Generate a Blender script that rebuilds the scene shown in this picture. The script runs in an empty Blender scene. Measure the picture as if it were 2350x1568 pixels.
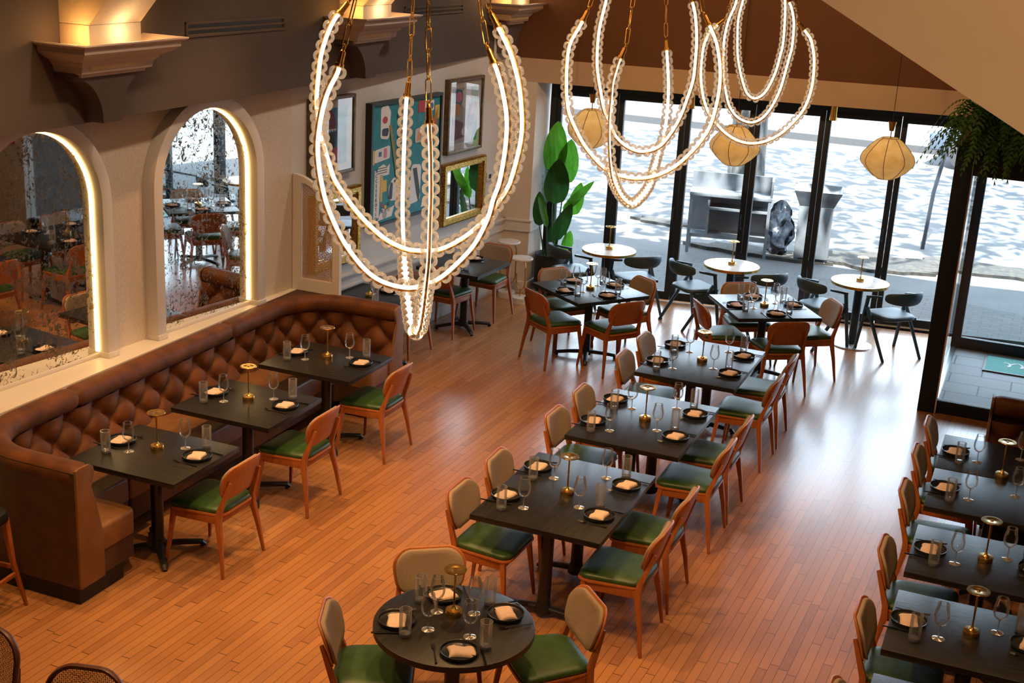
import bpy, bmesh, math, random
from mathutils import Matrix, Vector
random.seed(7)
S = bpy.context.scene
COL = S.collection
PI = math.pi
# ------------------------------------------------------------------ camera
CAM_Z = 4.35
FPX = 3014.8143
YAW, PITCH, ROLL = -.381870448, .306394584, .0553340592
_F = Vector((math.sin(YAW)*math.cos(PITCH), math.cos(YAW)*math.cos(PITCH), -math.sin(PITCH)))
_R0 = Vector((math.cos(YAW), -math.sin(YAW), 0)); _U0 = _R0.cross(_F)
_R = math.cos(ROLL)*_R0 + math.sin(ROLL)*_U0
_Uv = -math.sin(ROLL)*_R0 + math.cos(ROLL)*_U0
cd = bpy.data.cameras.new('camera'); cam = bpy.data.objects.new('camera', cd); COL.objects.link(cam)
cd.sensor_width = 36; cd.lens = FPX/2350*36; cd.clip_start = .05; cd.clip_end = 300
cam.matrix_world = Matrix(((_R.x,_Uv.x,-_F.x,0),(_R.y,_Uv.y,-_F.y,0),(_R.z,_Uv.z,-_F.z,CAM_Z),(0,0,0,1)))
S.camera = cam
def at(px, py, d):                    # a point seen at a pixel of the photograph, d metres in front of the lens
    return Vector((0,0,CAM_Z)) + d*(_F + _R*((px-1175)/FPX) - _Uv*((py-784)/FPX))
# ------------------------------------------------------------------ light and exposure
S.view_settings.view_transform = 'Standard'; S.view_settings.look = 'None'
S.view_settings.exposure = 0.0; S.view_settings.gamma = 1.0; S.view_settings.use_curve_mapping = False
S.cycles.use_denoising = True
S.cycles.max_bounces = 8; S.cycles.transparent_max_bounces = 40; S.cycles.diffuse_bounces = 4; S.cycles.glossy_bounces = 4
S.cycles.sample_clamp_indirect = 10; S.cycles.caustics_reflective = False; S.cycles.caustics_refractive = False
W = bpy.data.worlds.new('sky'); S.world = W; W.use_nodes = True
W.node_tree.nodes['Background'].inputs[0].default_value = (.72,.86,1,1)
W.node_tree.nodes['Background'].inputs[1].default_value = 10
def lamp(name, kind, loc, target, power, color, size=.3, angle=90, blend=.6, sy=None):
    l = bpy.data.lights.new(name, kind); l.energy = power; l.color = color
    if kind == 'AREA':
        l.size = size
        if sy: l.shape = 'RECTANGLE'; l.size_y = sy
    elif kind == 'SPOT': l.shadow_soft_size = size; l.spot_size = math.radians(angle); l.spot_blend = blend
    elif kind == 'POINT': l.shadow_soft_size = size
    o = bpy.data.objects.new(name, l); COL.objects.link(o); o.location = loc
    if target is not None:
        o.rotation_euler = (Vector(target)-Vector(loc)).to_track_quat('-Z','Y').to_euler()
    return o
sun = lamp('sun', 'SUN', (0,10,30), None, 62, (1,.95,.88)); sun.data.angle = math.radians(.7)
sun.rotation_euler = Vector((-.10,.50,-.94)).to_track_quat('-Z','Y').to_euler()
pt = lamp('window daylight portal', 'AREA', (-3.2,15.9,1.35), (-3.0,14.0,1.35), 1, (1,1,1), 5.4, sy=2.5); pt.data.cycles.is_portal = True
WARM = (1,.55,.22)
for i,(x,y,tx,ty,p,a) in enumerate([(-5.6,6.2,-5.0,6.9,300,80),(-5.4,8.6,-4.9,8.9,300,80),(-5.0,10.9,-5.0,10.5,140,80),
        (-3.6,5.2,-3.6,6.6,330,95),(-3.4,7.6,-3.2,8.2,300,90),(-3.2,10.2,-3.1,10.4,120,85),
        (-1.6,5.0,-1.6,6.3,300,90),(-1.4,8.2,-1.5,8.0,120,85),(.8,6.6,.2,6.6,60,80),(-4.6,3.8,-4.6,5.2,230,90)]):
    lamp('ceiling spotlight', 'SPOT', (x,y,4.95), (tx,ty,0), p, WARM, .06, a, .7)
for x,y in ((-4.8,7.4),(-2.2,6.6),(-2.6,11.0),(.6,9.0)):
    lamp('ceiling fill', 'AREA', (x,y,4.9), (x,y,0), 16, WARM, 1.6)  # soft ambient fill added under the ceiling, no fixture of its own
for y,p,c in ((7.2,100,(1,.72,.47)),(9.2,100,(1,.72,.47)),(11.4,100,(1,.85,.7)),(13.2,100,(1,.88,.76))):
    lamp('picture spotlight', 'SPOT', (-4.3,y,4.95), (-6.35,y+.1,1.55), p, c, .08, 75, .8)
lamp('front wall wash', 'SPOT', (-2.6,11.2,4.9), (-3.0,14.9,3.0), 420, (1,.52,.2), .1, 110, .9)
lamp('gable wash', 'SPOT', (.3,1.6,4.6), (.1,3.6,4.15), 120, (1,.62,.32), .1, 110, .9)
# ------------------------------------------------------------------ materials
def newmat(name):
    m = bpy.data.materials.new(name); m.use_nodes = True
    return m, m.node_tree.nodes, m.node_tree.links, m.node_tree.nodes['Principled BSDF']
def mat(name, c, rough=.5, metal=0, spec=.5, sheen=0, coat=0, emit=None, es=0, trans=0):
    m,n,l,b = newmat(name)
    b.inputs['Base Color'].default_value = (*c,1); b.inputs['Roughness'].default_value = rough
    b.inputs['Metallic'].default_value = metal; b.inputs['Specular IOR Level'].default_value = spec
    b.inputs['Sheen Weight'].default_value = sheen; b.inputs['Coat Weight'].default_value = coat
    if emit: b.inputs['Emission Color'].default_value = (*emit,1); b.inputs['Emission Strength'].default_value = es
    return m
def noisemat(name, c1, c2, scale=(8,8,8), rough=.5, bump=0, detail=4, metal=0, lo=.35, hi=.65, sheen=0, spec=.5, coat=0, bscale=None, dist=0):
    m,n,l,b = newmat(name)
    tc = n.new('ShaderNodeTexCoord'); mp = n.new('ShaderNodeMapping'); mp.inputs['Scale'].default_value = scale
    nz = n.new('ShaderNodeTexNoise'); nz.inputs['Scale'].default_value = 1; nz.inputs['Detail'].default_value = detail; nz.inputs['Distortion'].default_value = dist
    rp = n.new('ShaderNodeValToRGB'); rp.color_ramp.elements[0].position = lo; rp.color_ramp.elements[1].position = hi
    rp.color_ramp.elements[0].color = (*c1,1); rp.color_ramp.elements[1].color = (*c2,1)
    l.new(tc.outputs['Object'], mp.inputs[0]); l.new(mp.outputs[0], nz.inputs['Vector']); l.new(nz.outputs[0], rp.inputs[0]); l.new(rp.outputs[0], b.inputs['Base Color'])
    b.inputs['Roughness'].default_value = rough; b.inputs['Metallic'].default_value = metal; b.inputs['Sheen Weight'].default_value = sheen
    b.inputs['Specular IOR Level'].default_value = spec; b.inputs['Coat Weight'].default_value = coat
    if bump:
        src = nz
        if bscale:
            src = n.new('ShaderNodeTexNoise'); src.inputs['Scale'].default_value = bscale; src.inputs['Detail'].default_value = 3
            l.new(tc.outputs['Object'], src.inputs['Vector'])
        bp = n.new('ShaderNodeBump'); bp.inputs['Strength'].default_value = bump; bp.inputs['Distance'].default_value = .01
        l.new(src.outputs[0], bp.inputs['Height']); l.new(bp.outputs[0], b.inputs['Normal'])
    return m
def glassmat(name, tint=(1,1,1), ior=1.45, rough=.0, blend=.5, milky=0, lo=.06, hi=.75, edge=0):   # clear thin glass
    m = bpy.data.materials.new(name); m.use_nodes = True; n = m.node_tree.nodes; l = m.node_tree.links
    n.remove(n['Principled BSDF']); out = n['Material Output']
    tr = n.new('ShaderNodeBsdfTransparent'); tr.inputs[0].default_value = (*tint,1)
    gl = n.new('ShaderNodeBsdfGlossy'); gl.inputs['Roughness'].default_value = rough
    lw = n.new('ShaderNodeLayerWeight'); lw.inputs['Blend'].default_value = blend
    mr = n.new('ShaderNodeMapRange'); mr.inputs['To Min'].default_value = lo; mr.inputs['To Max'].default_value = hi
    l.new(lw.outputs['Fresnel'], mr.inputs['Value'])
    mx = n.new('ShaderNodeMixShader'); l.new(mr.outputs[0], mx.inputs[0]); l.new(tr.outputs[0], mx.inputs[1]); l.new(gl.outputs[0], mx.inputs[2])
    if edge:
        de = n.new('ShaderNodeBsdfDiffuse'); de.inputs[0].default_value = (.9,.9,.9,1); me_ = n.new('ShaderNodeMixShader'); me_.inputs[0].default_value = edge  # white diffuse at grazing angles stands in for bright rim highlights
        l.new(gl.outputs[0], me_.inputs[1]); l.new(de.outputs[0], me_.inputs[2]); l.new(me_.outputs[0], mx.inputs[2])
    last = mx
    if milky:
        df = n.new('ShaderNodeBsdfTranslucent'); df.inputs[0].default_value = (.9,.92,.95,1)
        d2 = n.new('ShaderNodeBsdfDiffuse'); d2.inputs[0].default_value = (.8,.83,.88,1)
        ma = n.new('ShaderNodeAddShader'); l.new(df.outputs[0], ma.inputs[0]); l.new(d2.outputs[0], ma.inputs[1])
        m2 = n.new('ShaderNodeMixShader'); m2.inputs[0].default_value = milky
        l.new(mx.outputs[0], m2.inputs[1]); l.new(d2.outputs[0], m2.inputs[2]); last = m2
    l.new(last.outputs[0], out.inputs[0])
    return m
def math_node(n, l, op, a, b=None):
    k = n.new('ShaderNodeMath'); k.operation = op
    for i,v in enumerate((a,b)):
        if v is None: continue
        if isinstance(v,(int,float)): k.inputs[i].default_value = v
        else: l.new(v, k.inputs[i])
    return k.outputs[0]
def floormat():
    m,n,l,b = newmat('maple strip floor')
    tc = n.new('ShaderNodeTexCoord'); mp = n.new('ShaderNodeMapping'); mp.inputs['Rotation'].default_value = (0,0,math.radians(1.6))
    l.new(tc.outputs['Object'], mp.inputs[0]); sx = n.new('ShaderNodeSeparateXYZ'); l.new(mp.outputs[0], sx.inputs[0])
    u = math_node(n,l,'DIVIDE',sx.outputs[0],.06); row = math_node(n,l,'FLOOR',u)
    w1 = n.new('ShaderNodeTexWhiteNoise'); w1.noise_dimensions = '1D'; l.new(row, w1.inputs['W'])
    v = math_node(n,l,'ADD',math_node(n,l,'DIVIDE',sx.outputs[1],.95),math_node(n,l,'MULTIPLY',w1.outputs['Value'],7.3)); idv = math_node(n,l,'FLOOR',v)
    cm = n.new('ShaderNodeCombineXYZ'); l.new(row, cm.inputs[0]); l.new(idv, cm.inputs[1])
    w2 = n.new('ShaderNodeTexWhiteNoise'); w2.noise_dimensions = '2D'; l.new(cm.outputs[0], w2.inputs['Vector'])
    g1 = math_node(n,l,'LESS_THAN',math_node(n,l,'FRACT',u),.05); g2 = math_node(n,l,'LESS_THAN',math_node(n,l,'FRACT',v),.006)
    gap = math_node(n,l,'MAXIMUM',g1,g2)
    mp2 = n.new('ShaderNodeMapping'); mp2.inputs['Scale'].default_value = (90,5,1); l.new(tc.outputs['Object'], mp2.inputs[0])
    nz = n.new('ShaderNodeTexNoise'); nz.inputs['Scale'].default_value = 1; nz.inputs['Detail'].default_value = 3; l.new(mp2.outputs[0], nz.inputs['Vector'])
    t = math_node(n,l,'ADD',math_node(n,l,'MULTIPLY',w2.outputs['Value'],.62),math_node(n,l,'MULTIPLY',nz.outputs[0],.34))
    rp = n.new('ShaderNodeValToRGB'); e = rp.color_ramp.elements
    e[0].position = .05; e[0].color = (.25,.10,.033,1); e[1].position = 1; e[1].color = (.46,.215,.080,1)
    e2 = rp.color_ramp.elements.new(.3); e2.color = (.385,.168,.060,1)
    l.new(t, rp.inputs[0])
    mx = n.new('ShaderNodeMix'); mx.data_type = 'RGBA'; l.new(gap, mx.inputs['Factor']); l.new(rp.outputs[0], mx.inputs['A']); mx.inputs['B'].default_value = (.06,.025,.012,1)
    l.new(mx.outputs['Result'], b.inputs['Base Color'])
    b.inputs['Roughness'].default_value = .36; b.inputs['Coat Weight'].default_value = .65; b.inputs['Coat Roughness'].default_value = .20
    return m
def brickmat(name, c1, c2, mortar, scale, rough=.8, bw=.5, rh=.25, msize=.02):
    m,n,l,b = newmat(name)
    tc = n.new('ShaderNodeTexCoord'); bt = n.new('ShaderNodeTexBrick'); bt.inputs['Scale'].default_value = scale
    bt.inputs['Color1'].default_value = (*c1,1); bt.inputs['Color2'].default_value = (*c2,1); bt.inputs['Mortar'].default_value = (*mortar,1)
    bt.inputs['Brick Width'].default_value = bw; bt.inputs['Row Height'].default_value = rh; bt.inputs['Mortar Size'].default_value = msize
    l.new(tc.outputs['Object'], bt.inputs[0]); l.new(bt.outputs[0], b.inputs['Base Color']); b.inputs['Roughness'].default_value = rough
    return m
def mirrormat():
    m,n,l,b = newmat('antique mirror')
    tc = n.new('ShaderNodeTexCoord'); nz = n.new('ShaderNodeTexNoise'); nz.inputs['Scale'].default_value = 24; nz.inputs['Detail'].default_value = 6; nz.inputs['Roughness'].default_value = .75; nz.inputs['Distortion'].default_value = 1.2
    n2 = n.new('ShaderNodeTexNoise'); n2.inputs['Scale'].default_value = 3.2; n2.inputs['Detail'].default_value = 2
    l.new(tc.outputs['Object'], nz.inputs['Vector']); l.new(tc.outputs['Object'], n2.inputs['Vector'])
    s = math_node(n,l,'ADD',nz.outputs[0],math_node(n,l,'MULTIPLY',n2.outputs[0],.25))
    rp = n.new('ShaderNodeValToRGB'); e = rp.color_ramp.elements; e[0].position = .665; e[0].color = (0,0,0,1); e[1].position = .70; e[1].color = (1,1,1,1)
    l.new(s, rp.inputs[0])
    mx = n.new('ShaderNodeMix'); mx.data_type = 'RGBA'; l.new(rp.outputs[0], mx.inputs['Factor']); mx.inputs['A'].default_value = (.83,.84,.82,1); mx.inputs['B'].default_value = (.16,.11,.05,1)
    l.new(mx.outputs['Result'], b.inputs['Base Color'])
    b.inputs['Metallic'].default_value = 1
    r = n.new('ShaderNodeMapRange'); r.inputs['To Min'].default_value = .015; r.inputs['To Max'].default_value = .55; l.new(rp.outputs[0], r.inputs['Value']); l.new(r.outputs[0], b.inputs['Roughness'])
    return m
M = {}
M['floor'] = floormat()
M['plaster'] = noisemat('warm white plaster', (.58,.53,.47), (.64,.59,.53), (3,3,3), .85, .05, bscale=220)
M['wallpaper'] = noisemat('woven wall covering', (.56,.49,.43), (.64,.57,.50), (60,60,60), .9, .15, bscale=260)
M['trimwhite'] = mat('painted trim', (.66,.61,.55), .45)
M['graywall'] = noisemat('pale grey painted wall', (.58,.56,.53), (.62,.60,.57), (3,3,3), .7)
M['tan'] = noisemat('tan painted soffit', (.46,.35,.25), (.50,.385,.28), (2,2,2), .85, .04, bscale=200)
M['dark'] = noisemat('dark taupe paint', (.075,.055,.046), (.088,.066,.056), (1.6,1.6,1.6), .75, .03, bscale=150)
M['darkwarmlit'] = noisemat('dark paint tinted by warm light', (.105,.040,.014), (.12,.047,.017), (1.6,1.6,1.6), .75)  # the bulkhead's dark paint again, with warm lamplight put into the colour
M['ceiling'] = mat('dark ceiling', (.12,.085,.06), .9)
M['blackmetal'] = mat('black metal', (.012,.013,.015), .4, .0, .5)
M['framemetal'] = mat('dark aluminium', (.010,.017,.025), .55, 0, .35)
M['alu'] = mat('bright aluminium edge', (.75,.78,.8), .25, .9)
M['outsteel'] = noisemat('weathered steel outside', (.10,.115,.13), (.16,.18,.20), (3,30,3), .45, metal=.6)
M['steel'] = noisemat('stainless steel', (.55,.6,.64), (.72,.76,.8), (3,30,3), .32, metal=.85)
M['brass'] = noisemat('brushed brass', (.62,.36,.08), (.80,.50,.14), (10,10,200), .26, metal=1)
M['brassdark'] = mat('aged brass', (.52,.27,.06), .28, 1)
M['gold'] = noisemat('gilt frame', (.30,.16,.03), (.75,.48,.13), (60,60,60), .35, .4, metal=.9)
M['blackwood'] = noisemat('black stained oak', (.004,.004,.004), (.014,.013,.012), (70,7,70), .36, .12, spec=.5, coat=.0)
M['blackwoodx'] = noisemat('black stained oak cross grain', (.005,.0045,.004), (.016,.014,.012), (6,80,70), .36, .12, spec=.55, coat=.0)
M['chairwood'] = noisemat('orange brown beech', (.27,.075,.018), (.40,.125,.032), (60,60,5), .38, .03, lo=.2, hi=.8)
M['backwood'] = noisemat('beech veneer', (.32,.095,.022), (.46,.155,.042), (70,70,4), .36, .02, lo=.2, hi=.8)
M['green'] = noisemat('green leather', (.022,.062,.012), (.034,.085,.018), (14,14,14), .40, .08, bscale=300)
M['padfabric'] = noisemat('taupe woven fabric', (.26,.185,.125), (.36,.265,.19), (300,300,300), .85, .25, bscale=420)
M['velvet'] = noisemat('rust brown velvet', (.070,.021,.0045), (.135,.042,.009), (7,7,7), .62, .05, sheen=.05, spec=.3, bscale=200)
M['leather'] = noisemat('brown leather', (.16,.068,.022), (.20,.09,.032), (9,9,9), .48, .05, bscale=240)
M['panelleather'] = noisemat('dark brown upholstery', (.055,.022,.008), (.075,.031,.012), (9,9,9), .6, .05, bscale=240)
M['kick'] = mat('black plinth', (.006,.006,.006), .5)
M['plate'] = mat('black stoneware', (.010,.012,.015), .3)
M['napkin'] = noisemat('blush linen', (.60,.44,.35), (.68,.51,.41), (120,120,120), .9, .15, bscale=600)
M['cutlery'] = mat('black cutlery', (.022,.022,.022), .3, .9)
M['cutlerybright'] = mat('gunmetal cutlery', (.08,.075,.07), .28, .95)
M['wineglass'] = glassmat('wine glass', (.985,.985,.985), blend=.30, lo=.02, hi=.8, edge=.10)
M['tumbler'] = glassmat('ribbed tumbler glass', (.93,.945,.96), blend=.38, lo=.05, hi=.75, milky=.07, edge=.12)
M['tumblerbase'] = glassmat('thick glass base', (.9,.92,.94), blend=.45, lo=.12, hi=.9, milky=.2)
M['bead'] = glassmat('bubble glass bead', (.96,.95,.95), blend=.42, lo=.03, hi=.9, milky=.012, edge=.16)
M['pane'] = glassmat('window glass', (.95,.975,.985), blend=.2, lo=.02, hi=.6)
M['tube'] = mat('lit tube', (1,.9,.8), .5, emit=(1,.66,.38), es=8)
M['ledstrip'] = mat('led strip', (1,.85,.6), .5, emit=(1,.64,.24), es=9)
M['lantern'] = noisemat('silk lantern', (.66,.48,.20), (.78,.60,.30), (9,9,9), .8)
M['mirror'] = mirrormat()
M['mirror_clear'] = mat('clear mirror', (.85,.86,.86), .02, 1)
M['marble'] = noisemat('white marble', (.72,.72,.72), (.42,.43,.45), (4,4,4), .25, detail=8, lo=.55, hi=.75, dist=1.8)
M['navy'] = noisemat('blue black upholstery', (.022,.055,.088), (.028,.066,.104), (12,12,12), .5)
M['navywood'] = mat('blue black painted wood', (.014,.04,.065), .38)
M['leaf'] = noisemat('banana leaf green', (.045,.19,.012), (.09,.32,.03), (3,60,3), .35)
M['leafdark'] = noisemat('deep leaf green', (.012,.06,.014), (.025,.10,.02), (3,60,3), .35)
M['stem'] = mat('green stem', (.03,.12,.03), .45)
M['fern'] = noisemat('fern green', (.02,.085,.008), (.09,.25,.03), (20,20,20), .5)
M['planter'] = mat('black planter', (.01,.014,.02), .45)
M['cane'] = noisemat('woven cane', (.36,.20,.06), (.50,.30,.10), (90,90,90), .6)
M['canedark'] = noisemat('dark cane', (.15,.09,.045), (.22,.14,.07), (90,90,90), .6)
M['shade'] = mat('walnut frame', (.10,.03,.012), .4)
M['blackseat'] = mat('black leather', (.01,.011,.012), .5)
M['plasterpost'] = noisemat('cream rough plaster', (.58,.47,.32), (.66,.54,.38), (5,5,5), .9, .35, bscale=45)
M['crown'] = mat('grey pink plaster moulding', (.46,.37,.33), .6)
M['paver'] = brickmat('stone pavers', (.34,.36,.38), (.42,.44,.46), (.12,.13,.14), 1, .7, .62, .34, .008)
M['brickpave'] = brickmat('brick pavement', (.034,.036,.038), (.044,.046,.048), (.015,.016,.018), 1, .85, .24, .12, .008)
M['asphalt'] = noisemat('pale asphalt', (.045,.047,.05), (.062,.063,.066), (1.2,1.2,1.2), .9)
M['soil'] = noisemat('dark soil with leaves', (.003,.004,.005), (.025,.021,.012), (14,14,14), .95, .5, lo=.4, hi=.75)
M['curb'] = mat('kerb stone', (.025,.027,.03), .9)
M['bark'] = noisemat('bark', (.012,.014,.015), (.045,.048,.046), (14,14,3), .95, .6)
M['canopy'] = mat('tree leaves', (.05,.10,.03), .6)
M['bag'] = noisemat('black plastic sack', (.006,.008,.012), (.02,.028,.04), (9,9,9), .25, .9, bscale=14)
M['carpaint'] = mat('silver blue car paint', (.07,.09,.12), .25, .4, coat=.5)
M['tyre'] = mat('tyre', (.015,.015,.018), .8)
M['carglass'] = mat('car glass', (.02,.03,.04), .08)
M['teal'] = noisemat('teal mat', (.13,.42,.38), (.20,.52,.47), (40,40,40), .9)
M['white'] = mat('white paint', (.8,.8,.8), .6)
M['black'] = mat('black paint', (.01,.01,.01), .5)
M['red'] = mat('red paint', (.45,.02,.03), .5)
M['darkred'] = mat('maroon paint', (.16,.015,.03), .5)
M['tealpaint'] = noisemat('teal canvas paint', (.012,.20,.26), (.02,.27,.33), (9,9,9), .6)
M['yellow'] = mat('yellow paint', (.72,.52,.10), .6)
M['pink'] = mat('pink paint', (.65,.24,.40), .6)
M['olive'] = mat('olive paint', (.24,.24,.07), .6)
M['brickred'] = mat('brick red paint', (.42,.09,.03), .6)
M['greyp'] = mat('grey paint', (.38,.38,.38), .6)
M['bluep'] = mat('blue paint', (.03,.16,.28), .5)
M['orangep'] = mat('orange paint', (.65,.25,.05), .5)
M['paper'] = mat('mount board', (.62,.60,.55), .7)
M['plastic'] = mat('white plastic', (.6,.6,.6), .4)
M['artglass'] = glassmat('picture glass', (1,1,1), blend=.2, lo=.015, hi=.4)
M['framewood'] = noisemat('bronze picture frame', (.10,.065,.03), (.18,.12,.06), (20,20,20), .4, metal=.4)
M['blackframe'] = mat('black picture frame', (.012,.012,.013), .45)
for _m,_f in (('lantern',.55),('leaf',.5),('leafdark',.4),('fern',.4)):
    _n = M[_m].node_tree; _b = _n.nodes['Principled BSDF']; _t = _n.nodes.new('ShaderNodeBsdfTranslucent'); _x = _n.nodes.new('ShaderNodeMixShader'); _x.inputs[0].default_value = _f
    _n.links.new(_b.inputs['Base Color'].links[0].from_socket, _t.inputs[0]); _n.links.new(_b.outputs[0], _x.inputs[1]); _n.links.new(_t.outputs[0], _x.inputs[2]); _n.links.new(_x.outputs[0], _n.nodes['Material Output'].inputs[0])
# ------------------------------------------------------------------ mesh helpers
class MB:
    def __init__(s): s.v = []; s.f = []; s.m = []; s.mi = 0
    def add(s, vs, fs, X=None):
        o = len(s.v)
        s.v += [tuple(X @ Vector(p)) if X is not None else tuple(p) for p in vs]
        s.f += [tuple(i+o for i in f) for f in fs]; s.m += [s.mi]*len(fs); return s
    def box(s, x0, y0, z0, x1, y1, z1, X=None):
        v = [(x,y,z) for x in (x0,x1) for y in (y0,y1) for z in (z0,z1)]
        return s.add(v, [(0,1,3,2),(4,6,7,5),(0,4,5,1),(2,3,7,6),(0,2,6,4),(1,5,7,3)], X)
    def tube(s, pts, r, n=8, cap=True, sq=None, X=None, closed=False):
        pts = [Vector(p) for p in pts]; k = len(pts); rs = r if isinstance(r,(list,tuple)) else [r]*k
        vs = []; fs = []; up = None
        for i,p in enumerate(pts):
            if closed: t = pts[(i+1)%k]-pts[i-1]
            else: t = pts[min(i+1,k-1)]-pts[max(i-1,0)]
            t.normalize()
            if up is None:
                up = Vector((0,0,1)) if abs(t.z) < .9 else Vector((0,1,0))
            a = t.cross(up)
            if a.length < 1e-6: a = t.orthogonal()
            a.normalize(); b = a.cross(t); up = b
            for j in range(n):
                th = 2*PI*(j+.5)/n
                if sq: vs.append(p + a*(sq[0]*rs[i]*math.cos(th)) + b*(sq[1]*rs[i]*math.sin(th)))
                else: vs.append(p + (a*math.cos(th)+b*math.sin(th))*rs[i])
        for i in range(k if closed else k-1):
            i2 = (i+1)%k
            for j in range(n):
                fs.append((i*n+j, i*n+(j+1)%n, i2*n+(j+1)%n, i2*n+j))
        if cap and not closed:
            fs.append(tuple(range(n-1,-1,-1))); fs.append(tuple((k-1)*n+j for j in range(n)))
        return s.add(vs, fs, X)
    def bar(s, a, b, w, h, X=None):         # square section bar
        return s.tube([a,b], 1, 4, sq=(w*.7071,h*.7071), X=X)
    def lathe(s, prof, n=24, X=None, close=False):
        k = len(prof); vs = []; fs = []
        for r,z in prof:
            for j in range(n):
                th = 2*PI*j/n; vs.append((r*math.cos(th), r*math.sin(th), z))
        for i in range(k-1):
            for j in range(n): fs.append((i*n+j, i*n+(j+1)%n, (i+1)*n+(j+1)%n, (i+1)*n+j))
        if close:
            fs.append(tuple(range(n-1,-1,-1))); fs.append(tuple((k-1)*n+j for j in range(n)))
        return s.add(vs, fs, X)
    def layers(s, outline, levels, X=None):   # outline [(x,y)], levels [(scale,z)] stacked and capped
        n = len(outline); cx = sum(p[0] for p in outline)/n; cy = sum(p[1] for p in outline)/n; vs = []; fs = []
        for sc,z in levels:
            for x,y in outline: vs.append((cx+(x-cx)*sc, cy+(y-cy)*sc, z))
        for i in range(len(levels)-1):
            for j in range(n): fs.append((i*n+j, i*n+(j+1)%n, (i+1)*n+(j+1)%n, (i+1)*n+j))
        fs.append(tuple(range(n-1,-1,-1))); fs.append(tuple((len(levels)-1)*n+j for j in range(n)))
        return s.add(vs, fs, X)
    def prism(s, poly, d0, d1, ax='z', X=None):  # poly in the plane across ax
        n = len(poly)
        def P3(p,d): return {'z':(p[0],p[1],d),'y':(p[0],d,p[1]),'x':(d,p[0],p[1])}[ax]
        vs = [P3(p,d0) for p in poly]+[P3(p,d1) for p in poly]
        fs = [(j,(j+1)%n,n+(j+1)%n,n+j) for j in range(n)]+[tuple(range(n-1,-1,-1)),tuple(range(n,2*n))]
        return s.add(vs, fs, X)
    def grid(s, fn, nu, nv, X=None, wrapu=False):
        vs = [fn(i/nu, j/nv) for i in range(nu+1) for j in range(nv+1)]
        fs = [(i*(nv+1)+j,(i+1)*(nv+1)+j,(i+1)*(nv+1)+j+1,i*(nv+1)+j+1) for i in range(nu) for j in range(nv)]
        return s.add(vs, fs, X)
    def mesh(s, name, mats, bevel=0, smooth=True, ang=35, seg=2):
        me = bpy.data.meshes.new(name); me.from_pydata(s.v, [], s.f)
        for k in (mats if isinstance(mats,(list,tuple)) else [mats]): me.materials.append(M[k])
        if any(s.m):
            for p,i in zip(me.polygons, s.m): p.material_index = i
        bm = bmesh.new(); bm.from_mesh(me); bmesh.ops.recalc_face_normals(bm, faces=bm.faces)
        if bevel:
            ed = [e for e in bm.edges if len(e.link_faces)==2 and e.calc_face_angle(0) > .5]
            bmesh.ops.bevel(bm, geom=ed, offset=bevel, segments=seg, profile=.6, affect='EDGES', clamp_overlap=True)
        bm.to_mesh(me); bm.free()
        if smooth:
            me.shade_smooth(); me.set_sharp_from_angle(angle=math.radians(ang))
        return me
    def obj(s, name, mats, parent=None, bevel=0, smooth=True, ang=35, seg=2, **kw):
        o = bpy.data.objects.new(name, s.mesh(name, mats, bevel, smooth, ang, seg)); COL.objects.link(o)
        if parent: o.parent = parent
        for k,v in kw.items(): o[k] = v
        return o
def rrect(x0,y0,x1,y1,r,n=5):
    out = []
    for cx,cy,a in ((x1-r,y1-r,0),(x0+r,y1-r,90),(x0+r,y0+r,180),(x1-r,y0+r,270)):
        for k in range(n+1):
            t = math.radians(a+90*k/n); out.append((cx+r*math.cos(t), cy+r*math.sin(t)))
    return out
def rpoly(pts, rad, n=5):                    # rounded polygon, counter-clockwise points
    out = []; k = len(pts)
    for i in range(k):
        p = Vector(pts[i]); a = (Vector(pts[i-1])-p).normalized(); b = (Vector(pts[(i+1)%k])-p).normalized()
        r = rad[i] if isinstance(rad,(list,tuple)) else rad
        half = a.angle(b)/2; d = r/math.tan(half); c = p+(a+b).normalized()*(r/math.sin(half))
        s0 = p+a*d-c; s1 = p+b*d-c; a0 = math.atan2(s0.y,s0.x); a1 = math.atan2(s1.y,s1.x)
        dd = (a1-a0+PI)%(2*PI)-PI
        for q in range(n+1): th = a0+dd*q/n; out.append((c.x+r*math.cos(th), c.y+r*math.sin(th)))
    return out
def T(x,y,z,rz=0,ry=0,rx=0): return Matrix.Translation((x,y,z)) @ Matrix.Rotation(rz,4,'Z') @ Matrix.Rotation(ry,4,'Y') @ Matrix.Rotation(rx,4,'X')
def thing(name, label, cat, loc=(0,0,0), rz=0, group=None):
    o = bpy.data.objects.new(name, None); COL.objects.link(o); o.location = loc; o.rotation_euler = (0,0,rz); o.empty_display_size = .1
    o['label'] = label; o['category'] = cat
    if group: o['group'] = group
    return o
def tag(o, label, cat, group=None):
    o['label'] = label; o['category'] = cat
    if group: o['group'] = group
    return o
def struct(mb, name, mats, **kw):
    o = mb.obj(name, mats, kind='structure', **kw); return o
KIDS = {}
def kids(r):
    if r.name not in KIDS: KIDS[r.name] = [(c, [g for g in bpy.data.objects if g.parent == c]) for c in bpy.data.objects if c.parent == r]
    return KIDS[r.name]
def dup(root, loc, rz, label, group=None):
    r = root.copy(); COL.objects.link(r); r.location = loc; r.rotation_euler = (0,0,rz); r['label'] = label
    if group: r['group'] = group
    for c,gs in kids(root):
        d = c.copy(); COL.objects.link(d); d.parent = r
        for g in gs:
            e = g.copy(); COL.objects.link(e); e.parent = d
    return r
PROTO = {}
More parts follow.
